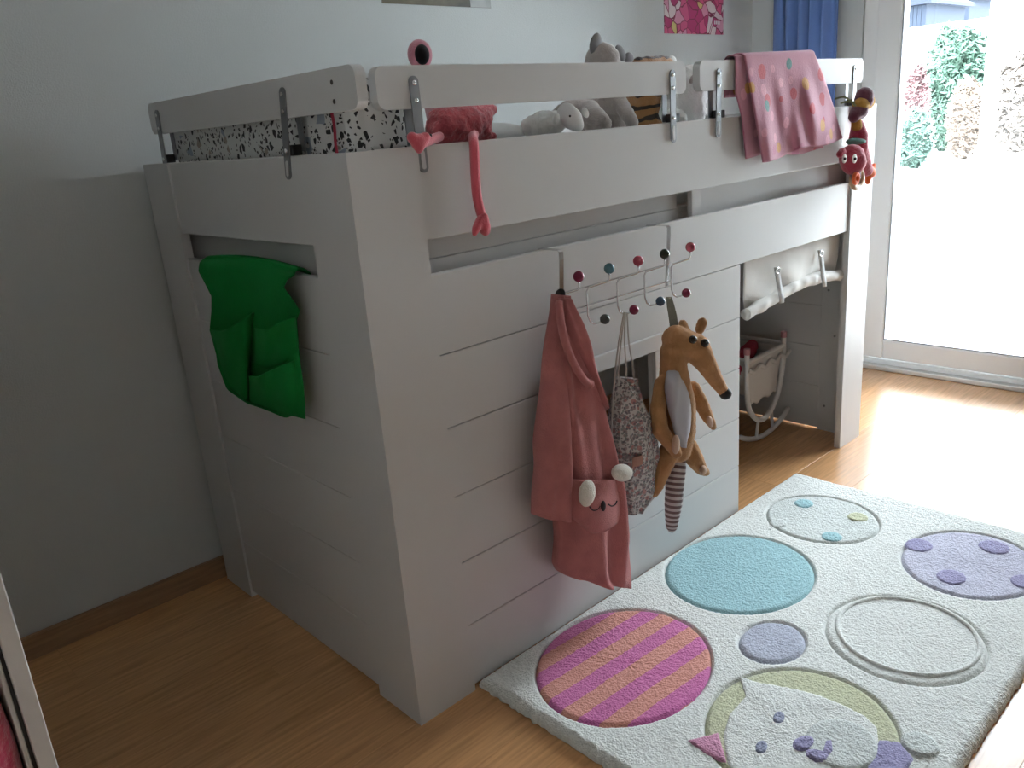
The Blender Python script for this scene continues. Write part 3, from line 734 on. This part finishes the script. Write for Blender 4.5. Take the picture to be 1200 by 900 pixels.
fuse('cap_band', [[Q(1008, 124, 9.5, -.002), Q(1017, 119, 8.5, -.002)]], .0038, M_must, rt, fuzz=.001, fscale=150)
fuse('leg', [[Q(1007, 130, 10.5), Q(1001, 137, 7)]], .0038, M_plum, rt, fuzz=.001, fscale=150)
fuse('neck', [[Q(1003, 138, 5.5), Q(1004, 148, 6.5)]], .0035, M_must, rt)
bm = ball(Q(1003, 166, 12)[0], Q(1003, 166, 11.2)[1], 3, (1, 1, .4), Matrix.Rotation(.12, 3, 'Y')); obj('collar', bm, M_teal, rt, smooth=True)
for x in (989.5, 1001.5):
    p, r = Q(x, 186, 4.8, -.072); e = obj('eye', ball(p, r, 3, (1, .4, 1.1)), M_white, rt, smooth=True)
    p2, r2 = Q(x+.6, 186, 1.7, -.0835); obj('pupil', ball(p2, r2, 2), M_black, e, smooth=True)
fuse('muzzle', [[Q(1001, 198, 8, -.03), Q(1003, 207, 6, -.03)]], .0035, M_plum, rt)
p, r = Q(1003, 209, 5.5, -.045); obj('mouth', tube([p+Vector((r*math.cos(a), 0, r*math.sin(a))) for a in [2*PI*k/20 for k in range(21)]], r*.45, 8, caps=False), M_or, rt, smooth=True)
p, r = Q(1004, 209, 12.5, -.015); obj('ring', tube([p+Vector((r*math.cos(a), 0, r*.85*math.sin(a))) for a in [2*PI*k/32 for k in range(33)]], r*.28, 10, caps=False), M_woodr, rt, smooth=True)
fuse('hand', [[Q(1016, 196, 6), Q(1020, 203, 6.5)], [Q(1020, 203, 5), Q(1024, 194, 3)], [Q(1018, 204, 4), Q(1017, 213, 3.5)]], .003, M_or, rt)
for a, b_ in (((1003, 124), (978, 116)), ((1002, 120), (985, 121))):
    obj('tie', tube(smooth_path([U(*a, 1, yT), U((a[0]+b_[0])/2, b_[1]-2, 1, -.01), U(*b_, 1, .003)]), .003, 8, flat=.4), mat('olive_tie', (.20, .22, .10), .9), rt)

# ------------------------------------------------------------------ soft toys on the mattress
ZM = 1.151
# flamingo: feet over the rail
M_fl = mat('coral_shag', (.62, .10, .12), .95, bump=1.0, bscale=150, var=.2, vscale=60, sheen=.4); M_flp = mat('coral_plush', (.58, .075, .105), .95, bump=.4, bscale=260, sheen=.4)
M_flk = mat('pink_plush', (.58, .20, .26), .95, bump=.4, bscale=260, sheen=.4)
fm = thing('flamingo', 'coral pink flamingo soft toy with long legs dangling over the bed rail', 'soft toy', (.42, .14, ZM))
def FQ(x, y, r, yy): 
    p = U(x, y, 1, yy); return (p, msize(r, p))
fuse('body', [[FQ(522, 148, 24, .13), FQ(545, 146, 24, .13), FQ(562, 140, 16, .13)], [FQ(560, 135, 14, .13), FQ(578, 128, 6, .13)], [FQ(562, 155, 12, .13), FQ(577, 162, 6, .13)]], .007, M_fl, fm, fuzz=.006, fscale=70, post=lambda c: Vector((c.x, c.y, max(c.z, ZM))))
p1, r1 = FQ(492, 64, 14, .34)
fuse('neck', [[FQ(515, 140, 16, .18), FQ(505, 118, 10, .30), FQ(497, 95, 9, .34), FQ(492, 72, 10, .34)]], .007, M_flk, fm)
hd = obj('head', ball(p1, r1, 4, (1.05, 1.0, 1.2)), M_flk, fm, smooth=True)
dirc = (CAM-p1).normalized(); pe = p1+dirc*r1*.80+RT*r1*.18
obj('eye', ball(pe, r1*.62, 3, (1, 1, 1.3)), mat('black_velvet', (.012, .01, .012), .8), hd, smooth=True)
lg = tube(smooth_path([U(556, 158, 1, .07), U(554, 160, 1, .03), U(555, 166, 1, -.004), U(556, 180, 1, -.012), U(557, 205, 1, -.012), U(559, 230, 1, -.012), U(564, 252, 1, -.012)]), .0095, 12)
obj('leg', lg, M_flp, fm, smooth=True)
fuse('foot', [[FQ(566, 255, 7, -.016), FQ(567, 266, 8.5, -.018), FQ(569, 271, 6, -.018)], [FQ(563, 258, 6, -.018), FQ(558, 268, 5.5, -.022), FQ(556, 274, 3.5, -.022)]], .003, M_flp, fm)
obj('leg', tube(smooth_path([U(515, 160, 1, .08), U(507, 163, 1, .03), U(499, 166, 1, .000), U(493, 168, 1, -.018)]), .0095, 12), M_flp, fm, smooth=True)
fuse('foot', [[FQ(483, 161, 7, -.030), FQ(491, 172, 7, -.030)], [FQ(498, 161, 7, -.030), FQ(491, 172, 7, -.030)], [FQ(491, 164, 8, -.030), FQ(491, 177, 4, -.030)]], .003, M_flp, fm)
# lamb
M_lamb = mat('white_plush', (.90, .90, .87), .95, bump=.6, bscale=180, sheen=.2); M_lf = mat('lamb_face', (.88, .88, .86), .9, bump=.2, bscale=200, sheen=.3)
lb = thing('toy_lamb', 'small white lamb soft toy lying at the bed rail', 'soft toy', (.72, .08, ZM))
yl = .085
fz = lambda c: Vector((c.x, c.y, max(c.z, ZM)))
fuse('body', [[FQ(622, 148, 12, yl+.02), FQ(635, 145, 15, yl+.02), FQ(650, 144, 15, yl+.01)]], .005, M_lamb, lb, fuzz=.004, fscale=75, post=fz)
fuse('head', [[FQ(664, 132, 12, yl-.02), FQ(670, 139, 13, yl-.035), FQ(677, 147, 8, yl-.045)]], .004, M_lf, lb, post=fz)
for x, y, rot in ((652, 139, .4), (686, 132, -.6)):
    p, r = FQ(x, y, 6, yl-.045); obj('ear', ball(p, r, 3, (.75, .5, 1.1), Matrix.Rotation(rot, 3, 'Y')), M_lamb, lb, smooth=True)
p, r = FQ(668, 136, 1.3, yl-.075); obj('eye', ball(p, r, 2), M_black, lb)
# grey mouse-eared toy
M_gr = mat('taupe_plush', (.48, .42, .39), .95, bump=.5, bscale=220, var=.1, vscale=40, sheen=.4); M_gr2 = mat('grey_ear', (.26, .255, .26), .95, sheen=.3)
br = thing('toy_bear', 'taupe bear soft toy with grey round ears sitting among the toys', 'soft toy', (1.1, .3, ZM))
yb_ = .30
fuse('body', [[FQ(706, 142, 30, yb_), FQ(704, 105, 26, yb_), FQ(706, 80, 22, yb_)], [FQ(706, 72, 22, yb_), FQ(708, 68, 17, yb_)],
              [FQ(725, 118, 10, yb_-.06), FQ(738, 138, 9, yb_-.12), FQ(742, 146, 8, yb_-.13)], [FQ(690, 130, 14, yb_-.08), FQ(697, 142, 16, yb_-.16), FQ(704, 146, 14, yb_-.18)], [FQ(690, 115, 12, yb_-.02), FQ(660, 130, 10, yb_-.05), FQ(640, 145, 8, yb_-.05)]], .008, M_gr, br, fuzz=.002, fscale=90, post=fz)
for x, y, rx, sz in ((698, 52, .5, 11), (727, 62, -.7, 8.5)):
    p, r = FQ(x, y, sz, yb_); e = obj('ear', ball(p, r, 3, (.8, .45, 1.25), Matrix.Rotation(rx, 3, 'Y')), M_gr2 if sz > 9 else M_gr2, br, smooth=True)
# tiger
M_tig = mat('tiger_plush', (.36, .17, .06), .95, bump=.5, bscale=220, sheen=.3)
def tiger(m):
    nt, b = nodes(m); tc = [n for n in nt.nodes if n.type == 'TEX_COORD'][0]
    wv = nt.nodes.new('ShaderNodeTexWave'); wv.bands_direction = 'Z'; wv.inputs['Scale'].default_value = 9; wv.inputs['Distortion'].default_value = 5; wv.inputs['Detail Scale'].default_value = 1.5
    nt.links.new(tc.outputs['Object'], wv.inputs['Vector'])
    nt.links.new(mixc(nt, math_node(nt, 'GREATER_THAN', wv.outputs['Fac'], .78), (.36, .17, .06), (.035, .022, .018)), b.inputs['Base Color'])
tiger(M_tig)
tg = thing('toy_tiger', 'brown striped tiger soft toy beside the taupe bear', 'soft toy', (1.35, .35, ZM))
yt_ = .36
fuse('body', [[FQ(758, 140, 26, yt_), FQ(758, 110, 26, yt_), FQ(760, 88, 20, yt_)], [FQ(748, 80, 13, yt_), FQ(778, 79, 14, yt_)]], .008, M_tig, tg, fuzz=.004, fscale=60, post=fz)
for x, y in ((737, 68), (787, 72)):
    p, r = FQ(x, y, 8, yt_); obj('ear', ball(p, r, 3, (1, .5, .8)), M_gr2 if x < 750 else M_white, tg, smooth=True)
# white shaggy toy
wt = thing('toy_polar_bear', 'large shaggy white soft toy with small ears beside the striped tiger', 'soft toy', (1.5, .3, ZM))
yw = .22
fuse('body', [[FQ(800, 130, 28, yw), FQ(803, 105, 27, yw), FQ(806, 96, 20, yw)], [FQ(790, 140, 14, yw-.1), FQ(797, 142, 9, yw-.16)]], .008, M_lamb, wt, fuzz=.006, fscale=60, post=fz)
p, r = FQ(813, 92, 7, yw-.07); obj('ear', ball(p, r, 3, (1.3, .5, .6), Matrix.Rotation(-.5, 3, 'Y')), M_gr, wt, smooth=True)
p, r = FQ(798, 137, 7, .09); obj('paw', ball(p, r, 3, (1.1, .8, .9)), M_ear, wt, smooth=True)
# low white pillow
pw_ = thing('pillow', 'low white pillow lying flat behind the lamb', 'pillow', (.75, .45, ZM))
def pil(u, v):
    a, b_ = 2*PI*u, PI*(v-.5); cx, cy = .60, .56
    s = lambda t, e: math.copysign(abs(t)**e, t)
    return Vector((cx+.18*s(math.cos(a), .5)*s(math.cos(b_), .5), cy+.28*s(math.sin(a), .5)*s(math.cos(b_), .5), 1.190+.038*s(math.sin(b_), .8)))
obj('cover', grid(pil, 48, 20, True), M_sheet, pw_, smooth=True)

# ------------------------------------------------------------------ rolled fabric blind under the rail
M_cv = mat('cream_canvas', (.80, .78, .74), .9, bump=.2, bscale=300, var=.05, vscale=15)
bl = thing('fabric_blind', 'cream fabric blind rolled up under the bed rail with two straps', 'blind', (1.6, .06, .79))
yv = .045
M_strap = mat('white_webbing', (.60, .60, .59), .7, bump=.3, bscale=500)
Lv = [(872, 306), (871, 330), (871, 352), (873, 366)]; Rv = [(984, 268), (984, 285), (981, 303), (978, 318)]
def blind(u, v):
    x1, y1 = pl_interp(Lv, v); x2, y2 = pl_interp(Rv, v)
    f = .012*math.sin(u*7+v*2)*v+.008*math.sin(u*15-v*5)*v
    return U(x1+(x2-x1)*u, y1+(y2-y1)*u, 1, yv-.008*math.sin(PI*v)+f)
thicken(obj('cloth', grid(blind, 50, 24), M_cv, bl, smooth=True), .003)
pr = [U(x, y, 1, yv-.012) for x, y in ((874, 369), (900, 353), (930, 336), (960, 325), (988, 322))]
rp_ = smooth_path(pr, 10)
rp_ = smooth_path(rp_, 3); rb = tube(rp_, .019, 32)
for v in rb.verts: v.co += Vector([noise.noise(v.co*24+Vector((0, i*5, 0)))*.0045 for i in range(3)])
obj('roll', rb, M_cv, bl, smooth=True)
for (x, y), (x2, y2) in (((910, 313), (916, 352)), ((961, 293), (966, 333))):
    P = [U(x, y, 1, yv-.016), U(x+.5, y+4, 1, yv-.020), U((x+x2)/2, (y+y2)/2, 1, yv-.024), U(x2-1, y2-8, 1, yv-.033), U(x2, y2-2, 1, yv-.036), U(x2, y2+3, 1, yv-.024)]
    bm = bmesh.new(); hw = Vector((.0095, -.003, 0)); Pp = smooth_path(P, 5)
    V = [(bm.verts.new(p-hw), bm.verts.new(p+hw)) for p in Pp]
    for a, b_ in zip(V, V[1:]): bm.faces.new((a[0], a[1], b_[1], b_[0]))
    s_ = thicken(obj('strap', bm, M_strap, bl, smooth=True), .0016)
    obj('buckle', tube([P[1]+Vector((.011*math.cos(a), -.003, .008*math.sin(a))) for a in [2*PI*k/16 for k in range(17)]], .0018, 8, caps=False), M_chrome, s_, smooth=True)

# ------------------------------------------------------------------ doll cradle under the bed
M_tubew = mat('white_tube', (.74, .72, .70), .35); M_pinkcap = mat('pink_cap', (.55, .25, .27), .5); M_cot = mat('white_cotton', (.66, .63, .60), .9, bump=.3, bscale=80)
A = U(868, 527, 2, .012); B = U(922, 493, 2, .012)
ux = (B-A).normalized(); ux.z = 0; ux.normalize(); span = (B-A).length
nrm = Vector((-ux.y, ux.x, 0))                 # away from the camera, along the cradle
if nrm.x*-.3+nrm.y < 0: nrm = -nrm
C0 = (A+B)/2; C0.z = 0
cr = thing('doll_cradle', 'white tubular doll rocking cradle with cotton lining under the bed', 'doll cradle', C0)
def CP(a, z, d=0.0): return Vector((C0.x, C0.y, 0))+ux*a+nrm*d+Vector((0, 0, z))
hs = span/2; dl = .42
for d in (0, dl):
    rk = [CP(-hs*1.02+2*hs*1.04*t, .012+.05*(2*t-1)**2, d) for t in [k/20 for k in range(21)]]
    obj('rocker', tube(rk, .0095, 10), M_tubew, cr, smooth=True)
    uf = [CP(-hs*.78, .37, d), CP(-hs*.78, .24, d), CP(-hs*.66, .15, d), CP(-hs*.3, .09, d), CP(hs*.1, .085, d), CP(hs*.5, .14, d), CP(hs*.72, .24, d), CP(hs*.76, .37, d)]
    fr_ = obj('end_frame', tube(smooth_path(uf, 6), .0100, 10), M_tubew, cr, smooth=True)
    for a in (-hs*.78, hs*.76):
        obj('cap', tube([CP(a, .366, d), CP(a, .388, d)], .0115, 12), M_pinkcap, fr_)
    obj('strut', tube([CP(-hs*.28, .09, d), CP(-hs*.36, .02, d)], .006, 8), M_tubew, fr_); obj('strut', tube([CP(hs*.28, .10, d), CP(hs*.34, .02, d)], .006, 8), M_tubew, fr_)
    obj('top_bar', tube([CP(-hs*.78, .335, d), CP(hs*.76, .335, d)], .008, 10), M_tubew, fr_)
for a in (-hs*.78, hs*.76): obj('side_bar', tube([CP(a, .345, 0), CP(a, .345, dl)], .007, 10), M_tubew, cr)
def lining(u, v):
    a = -hs*.74+hs*1.46*u; zz = .335-.175*v; k = 1-.28*v*abs(2*u-1)
    return CP(a*k, zz+.006*math.sin(u*17)*v, -.004+.02*math.sin(PI*v)*math.sin(u*6+1)*.5+.01*v)
thicken(obj('lining', grid(lining, 30, 16), M_cot, cr, smooth=True), .004)
def lining2(u, v):
    a = -hs*.74+hs*1.46*u; return CP(a*.9, .335-.17*math.sin(PI*min(1, max(0, u)))**.5, .01+(dl-.02)*v)
thicken(obj('basket', grid(lining2, 24, 10), M_cot, cr, smooth=True), .004)
obj('ruffle', tube(smooth_path([CP(-hs*.8+hs*1.75*k/8, .30+.008*(-1)**k, -.012) for k in range(9)], 4), .009, 8, flat=.5), M_cot, cr, smooth=True)
M_dr = mat('crimson_cloth', (.40, .03, .06), .9, bump=.3, bscale=80)
dq = thing('doll_blanket', 'crimson doll blanket lying in the white cradle', 'doll blanket', CP(-.05, .33, .1))
fuse('cover', [[(CP(-hs*.55, .30, .06), .035), (CP(hs*.1, .33, .08), .03), (CP(hs*.45, .335, .10), .022)], [(CP(-hs*.5, .32, .18), .05), (CP(hs*.2, .33, .2), .045)]], .006, M_dr, dq, fuzz=.004, fscale=40)
M_doll = mat('tan_doll_cloth', (.30, .17, .12), .9, bump=.4, bscale=120)
dd = thing('rag_doll', 'brown rag doll sitting in the cradle under the bed', 'doll', CP(-hs*.4, .37, .24))
fuse('figure', [[(CP(-hs*.45, .36, .24), .04), (CP(-hs*.42, .40, .25), .05), (CP(-hs*.4, .46, .26), .045)], [(CP(-hs*.4, .44, .2), .02), (CP(-hs*.2, .40, .16), .018)]], .006, M_doll, dd, fuzz=.003, fscale=50)

# ------------------------------------------------------------------ posters, curtain, wardrobe with pink towel
M_post = mat('floral_print', (.6, .2, .3), .5)
def poster(m):
    nt, b = nodes(m); tc = [n for n in nt.nodes if n.type == 'TEX_COORD'][0]
    nz = nt.nodes.new('ShaderNodeTexNoise'); nz.inputs['Scale'].default_value = 9; nt.links.new(tc.outputs['Object'], nz.inputs['Vector'])
    vm = nt.nodes.new('ShaderNodeVectorMath'); vm.operation = 'MULTIPLY_ADD'; vm.inputs[1].default_value = (.09, .09, .09)
    nt.links.new(nz.outputs['Color'], vm.inputs[0]); nt.links.new(tc.outputs['Object'], vm.inputs[2])
    v = nt.nodes.new('ShaderNodeTexVoronoi'); v.inputs['Scale'].default_value = 22; nt.links.new(vm.outputs[0], v.inputs['Vector'])
    e = nt.nodes.new('ShaderNodeTexVoronoi'); e.feature = 'DISTANCE_TO_EDGE'; e.inputs['Scale'].default_value = 22; nt.links.new(vm.outputs[0], e.inputs['Vector'])
    sp = nt.nodes.new('ShaderNodeSeparateColor'); nt.links.new(v.outputs['Color'], sp.inputs[0])
    r = nt.nodes.new('ShaderNodeValToRGB'); r.color_ramp.interpolation = 'CONSTANT'
    for p, c in ((0, (.62, .10, .22)), (.3, (.72, .62, .62)), (.5, (.66, .30, .42)), (.68, (.45, .04, .15)), (.82, (.70, .55, .58)), (.93, (.62, .52, .20))):
        el = r.color_ramp.elements.new(p) if p else r.color_ramp.elements[0]; el.position = p; el.color = (*c, 1)
    nt.links.new(sp.outputs[0], r.inputs[0])
    nt.links.new(mixc(nt, math_node(nt, 'LESS_THAN', e.outputs['Distance'], .045), r.outputs[0], (.22, .03, .07)), b.inputs['Base Color'])
poster(M_post)
pz = thing('flower_poster', 'pink and white flower print pinned to the back wall', 'poster', (2.45, Y1-.003, 1.53))
obj('sheet', box((2.235, Y1-.003, 1.530), (2.672, Y1-.0006, 2.14)), M_post, pz)
M_ink = mat('white_ink', (.75, .7, .7), .6)
obj('caption_bar', boxes([((2.60+.012*k, Y1-.0036, 1.572), (2.608+.012*k, Y1-.0028, 1.586)) for k in range(4)]), M_ink, pz)
M_ph = mat('brown_photo_print', (.12, .10, .065), .35, var=.6, vscale=6)
pp_ = thing('photo_poster', 'dark brown photo print on the back wall above the bed', 'poster', (1.04, Y1-.003, 1.6))
obj('sheet', box((.815, Y1-.003, 1.597), (1.262, Y1-.0006, 1.92)), M_ph, pp_)
M_pgrey = mat('grey_photo_print', (.42, .43, .42), .35, var=.3, vscale=9)
obj('photo_edge', box((1.17, Y1-.0042, 1.5975), (1.261, Y1-.0031, 1.70)), M_pgrey, pp_)
M_cur = mat('blue_curtain', (.12, .21, .48), .9, bump=.2, bscale=250, sheen=.2)
cu = thing('curtain', 'blue floor-length curtain hanging beside the patio door', 'curtain', (2.86, .69, 0))
def curt(u, v):
    y_ = .838-.308*u; f = math.sin(u*2*PI*5.5+.5)+.35*math.sin(u*2*PI*9+1)
    return Vector((2.858+.026*f*(.8+.2*v), y_+.008*math.sin(u*31), 2.28-2.262*v))
thicken(obj('cloth', grid(curt, 110, 14), M_cur, cu, smooth=True), .003)
rod = thing('curtain_rod', 'steel curtain rod fixed above the patio door', 'curtain rod', (2.86, -.5, 2.3))
obj('pole', tube([(2.858, -1.7, 2.30), (2.858, .93, 2.30)], .011, 12), M_steel, rod)
for yy in (-1.6, .5, .9): obj('wall_bracket', tube([(2.858, yy, 2.30), (X1-.0005, yy, 2.30)], .007, 10), M_steel, rod)

wd = thing('wardrobe', 'white open wardrobe with a black strip as the shade in its panel gap and magenta towels inside', 'wardrobe', (-.95, .0, 0))
wy0, wy1, wx1 = -.30, .26, -.684
M_wd = mat('white_melamine', (.66, .64, .62), .5)
for nme, lo, hi in (('side_panel', (wx1-.0185, wy0, 0), (wx1, wy1, 1.9)), ('inner_panel', (wx1-.0280, wy0+.006, .06), (wx1-.0225, wy1, 1.84)),
                    ('side_panel', (-1.32, wy0, 0), (-1.302, wy1, 1.9)), ('shelf', (-1.302, wy0+.01, .06), (wx1-.032, wy1, .078)), ('shelf', (-1.302, wy0+.02, .32), (wx1-.032, wy1, .338)),
                    ('shelf', (-1.302, wy0+.02, .98), (wx1-.032, wy1, .998)), ('top', (-1.302, wy0, 1.85), (wx1-.0225, wy1, 1.868)), ('back_panel', (-1.302, wy1-.008, .078), (wx1-.032, wy1-.001, 1.85))):
    obj(nme, box(lo, hi, .0015), M_wd, wd)
obj('gap_shade_strip', box((wx1-.0223, wy0+.006, .02), (wx1-.0187, wy1, 1.84)), M_black, wd)  # black strip between the panels, its colour stands in for the gap's shadow line
M_mag = mat('magenta_terry', (.52, .012, .075), .95, bump=1.0, bscale=120, sheen=.5)
tw = thing('towel', 'folded magenta terry towel pile inside the white wardrobe', 'towel', (-.86, -.15, .338))
tb = box((-1.05, wy0-.012, .3385), (wx1-.0325, .1, .680), .04, seg=5); bmesh.ops.subdivide_edges(tb, edges=tb.edges, cuts=5, use_grid_fill=True)
for v in tb.verts:
    v.co += Vector([noise.noise(v.co*10+Vector((i*3, 0, 0)))*.008 for i in range(3)]); v.co.z = max(v.co.z, .3385); v.co.x = min(v.co.x, wx1-.029)
obj('fold', tb, M_mag, tw, smooth=True)

# ------------------------------------------------------------------ the garden outside
M_pav = mat('pale_patio', (.58, .58, .56), .9, var=.08, vscale=3)
gnd = obj('patio', box((X1+WT, -45, -.2), (60, 45, -.05)), M_pav); gnd['kind'] = 'structure'
def bush(name, label, px0, px1, pyt, pyb, X, col, nleaf, ls, cat='shrub', trunk=True):
    a = U(px0, pyb, 0, X); b_ = U(px1, pyb, 0, X); t = U((px0+px1)/2, pyt, 0, X)
    cy = (a.y+b_.y)/2; ry = abs(a.y-b_.y)/2; zb, zt = -.05, t.z; cz = (zb+zt)/2; rz = (zt-zb)/2
    th = thing(name, label, cat, (X, cy, -.05))
    rnd = random.Random(name+label); V = []; F = []
    for k in range(nleaf):
        while True:
            q = Vector((rnd.uniform(-1, 1), rnd.uniform(-1, 1), rnd.uniform(-1, 1)))
            if .25 < q.length < 1: break
        q *= (1+.18*noise.noise(q*2.5+Vector((X, cy, 0))))
        p = Vector((X+q.x*ry*.9, cy+q.y*ry, cz+q.z*rz)); p.z = max(p.z, -.03)
        d1 = Vector((rnd.gauss(0, 1), rnd.gauss(0, 1), rnd.gauss(0, 1))).normalized(); d2 = d1.orthogonal().normalized(); l = ls*rnd.uniform(.6, 1.3)
        i = len(V); V += [p-d1*l, p+d2*l*.35, p+d1*l, p-d2*l*.35]; F.append((i, i+1, i+2, i+3))
    me = bpy.data.meshes.new('foliage'); me.from_pydata([tuple(v) for v in V], [], F)
    o = obj('foliage', me, mat(name+'_leaves', col, .6, var=.35, vscale=6), th); o['kind'] = 'stuff'
    bm = bmesh.new()
    for k in range(5):
        a_ = 2*PI*k/5; tube([(X, cy, -.05), (X+.2*ry*math.cos(a_), cy+.2*ry*math.sin(a_), cz), (X+.5*ry*math.cos(a_), cy+.5*ry*math.sin(a_), cz+.5*rz)], [.04*rz, .025*rz, .01*rz], 6, bm)
    obj('stem', bm, mat(name+'_bark', (.12, .08, .05), .9), th)
bush('evergreen_bush', 'large green leafy bush outside the patio door', 1076, 1160, 30, 150, 19, (.045, .085, .060), 16000, .12)
bush('low_shrub', 'low green shrub in front of the red-leaved bush', 1050, 1092, 128, 155, 14.6, (.055, .095, .075), 4000, .08)
bush('red_shrub', 'red-leaved bush standing left of the large green bush', 1054, 1084, 72, 150, 16.2, (.13, .075, .075), 4000, .10)
bush('grass_clump', 'dry brown grass clump at the foot of the large bush', 1112, 1150, 94, 152, 16.5, (.15, .115, .09), 5000, .11)
bush('bare_shrub', 'brown bare-twigged shrub beyond the white garden post', 1160, 1235, 50, 155, 18, (.17, .145, .125), 4000, .13)
M_wallo = mat('white_garden_wall', (.62, .62, .60), .9)
gw = obj('garden_wall', box((23, -20, -.05), (23.2, 14, U(1100, 28, 0, 23).z)), M_wallo); gw['kind'] = 'structure'
M_roof = mat('slate_roof', (.025, .03, .045), .8, spec=.1); M_shed = mat('grey_shed_wood', (.022, .028, .04), .8, spec=.1); M_house = mat('white_render', (.60, .60, .60), .9)
def shed(name, label, px0, px1, pyt, pye, X, mw):
    a = U(px0, pye, 0, X); b_ = U(px1, pye, 0, X); ze = a.z; zt = U((px0+px1)/2, pyt, 0, X).z
    y0_, y1_ = min(a.y, b_.y), max(a.y, b_.y); th = thing(name, label, 'shed', (X+1.5, (y0_+y1_)/2, -.05))
    obj('wall', box((X, y0_+.1, -.05), (X+3, y1_-.1, ze)), mw, th)
    obj('roof', disc_prism([(y0_-.1, ze), (y1_+.1, ze), (y1_+.1, ze+.1), ((y0_+y1_)/2, zt), (y0_-.1, ze+.1)], X-.2, X+3.2, 0), M_roof, th)
    w_ = (y1_-y0_); n = 4
    for k in range(n):
        yk = y0_+.1+(w_-.2)*(k+.5)/n
        obj('board', box((X-.03, yk-(w_-.2)/n*.46, .5), (X-.005, yk+(w_-.2)/n*.46, ze-.02)), mw, th)
shed('garden_shed', 'grey-blue wooden shed behind the garden wall', 1062, 1090, -8, 8, 26, M_shed)
shed('garden_house', 'dark blue garden house with slate roof behind the wall', 1106, 1140, -25, 3, 31, M_shed)
gp = thing('terrace_post', 'white terrace post standing outside the patio door', 'post', (5.6, -.9, -.05))
pA = U(1150, 155, 0, 6.0); pB = U(1164, 155, 0, 6.0)
obj('shaft', box((5.95, pB.y, -.05), (5.95+abs(pA.y-pB.y), pA.y, 2.6), .006), M_frame, gp)
obj('foot_plate', box((5.90, pB.y-.05, -.0499), (6.0+abs(pA.y-pB.y), pA.y+.05, -.035)), M_steel, gp)
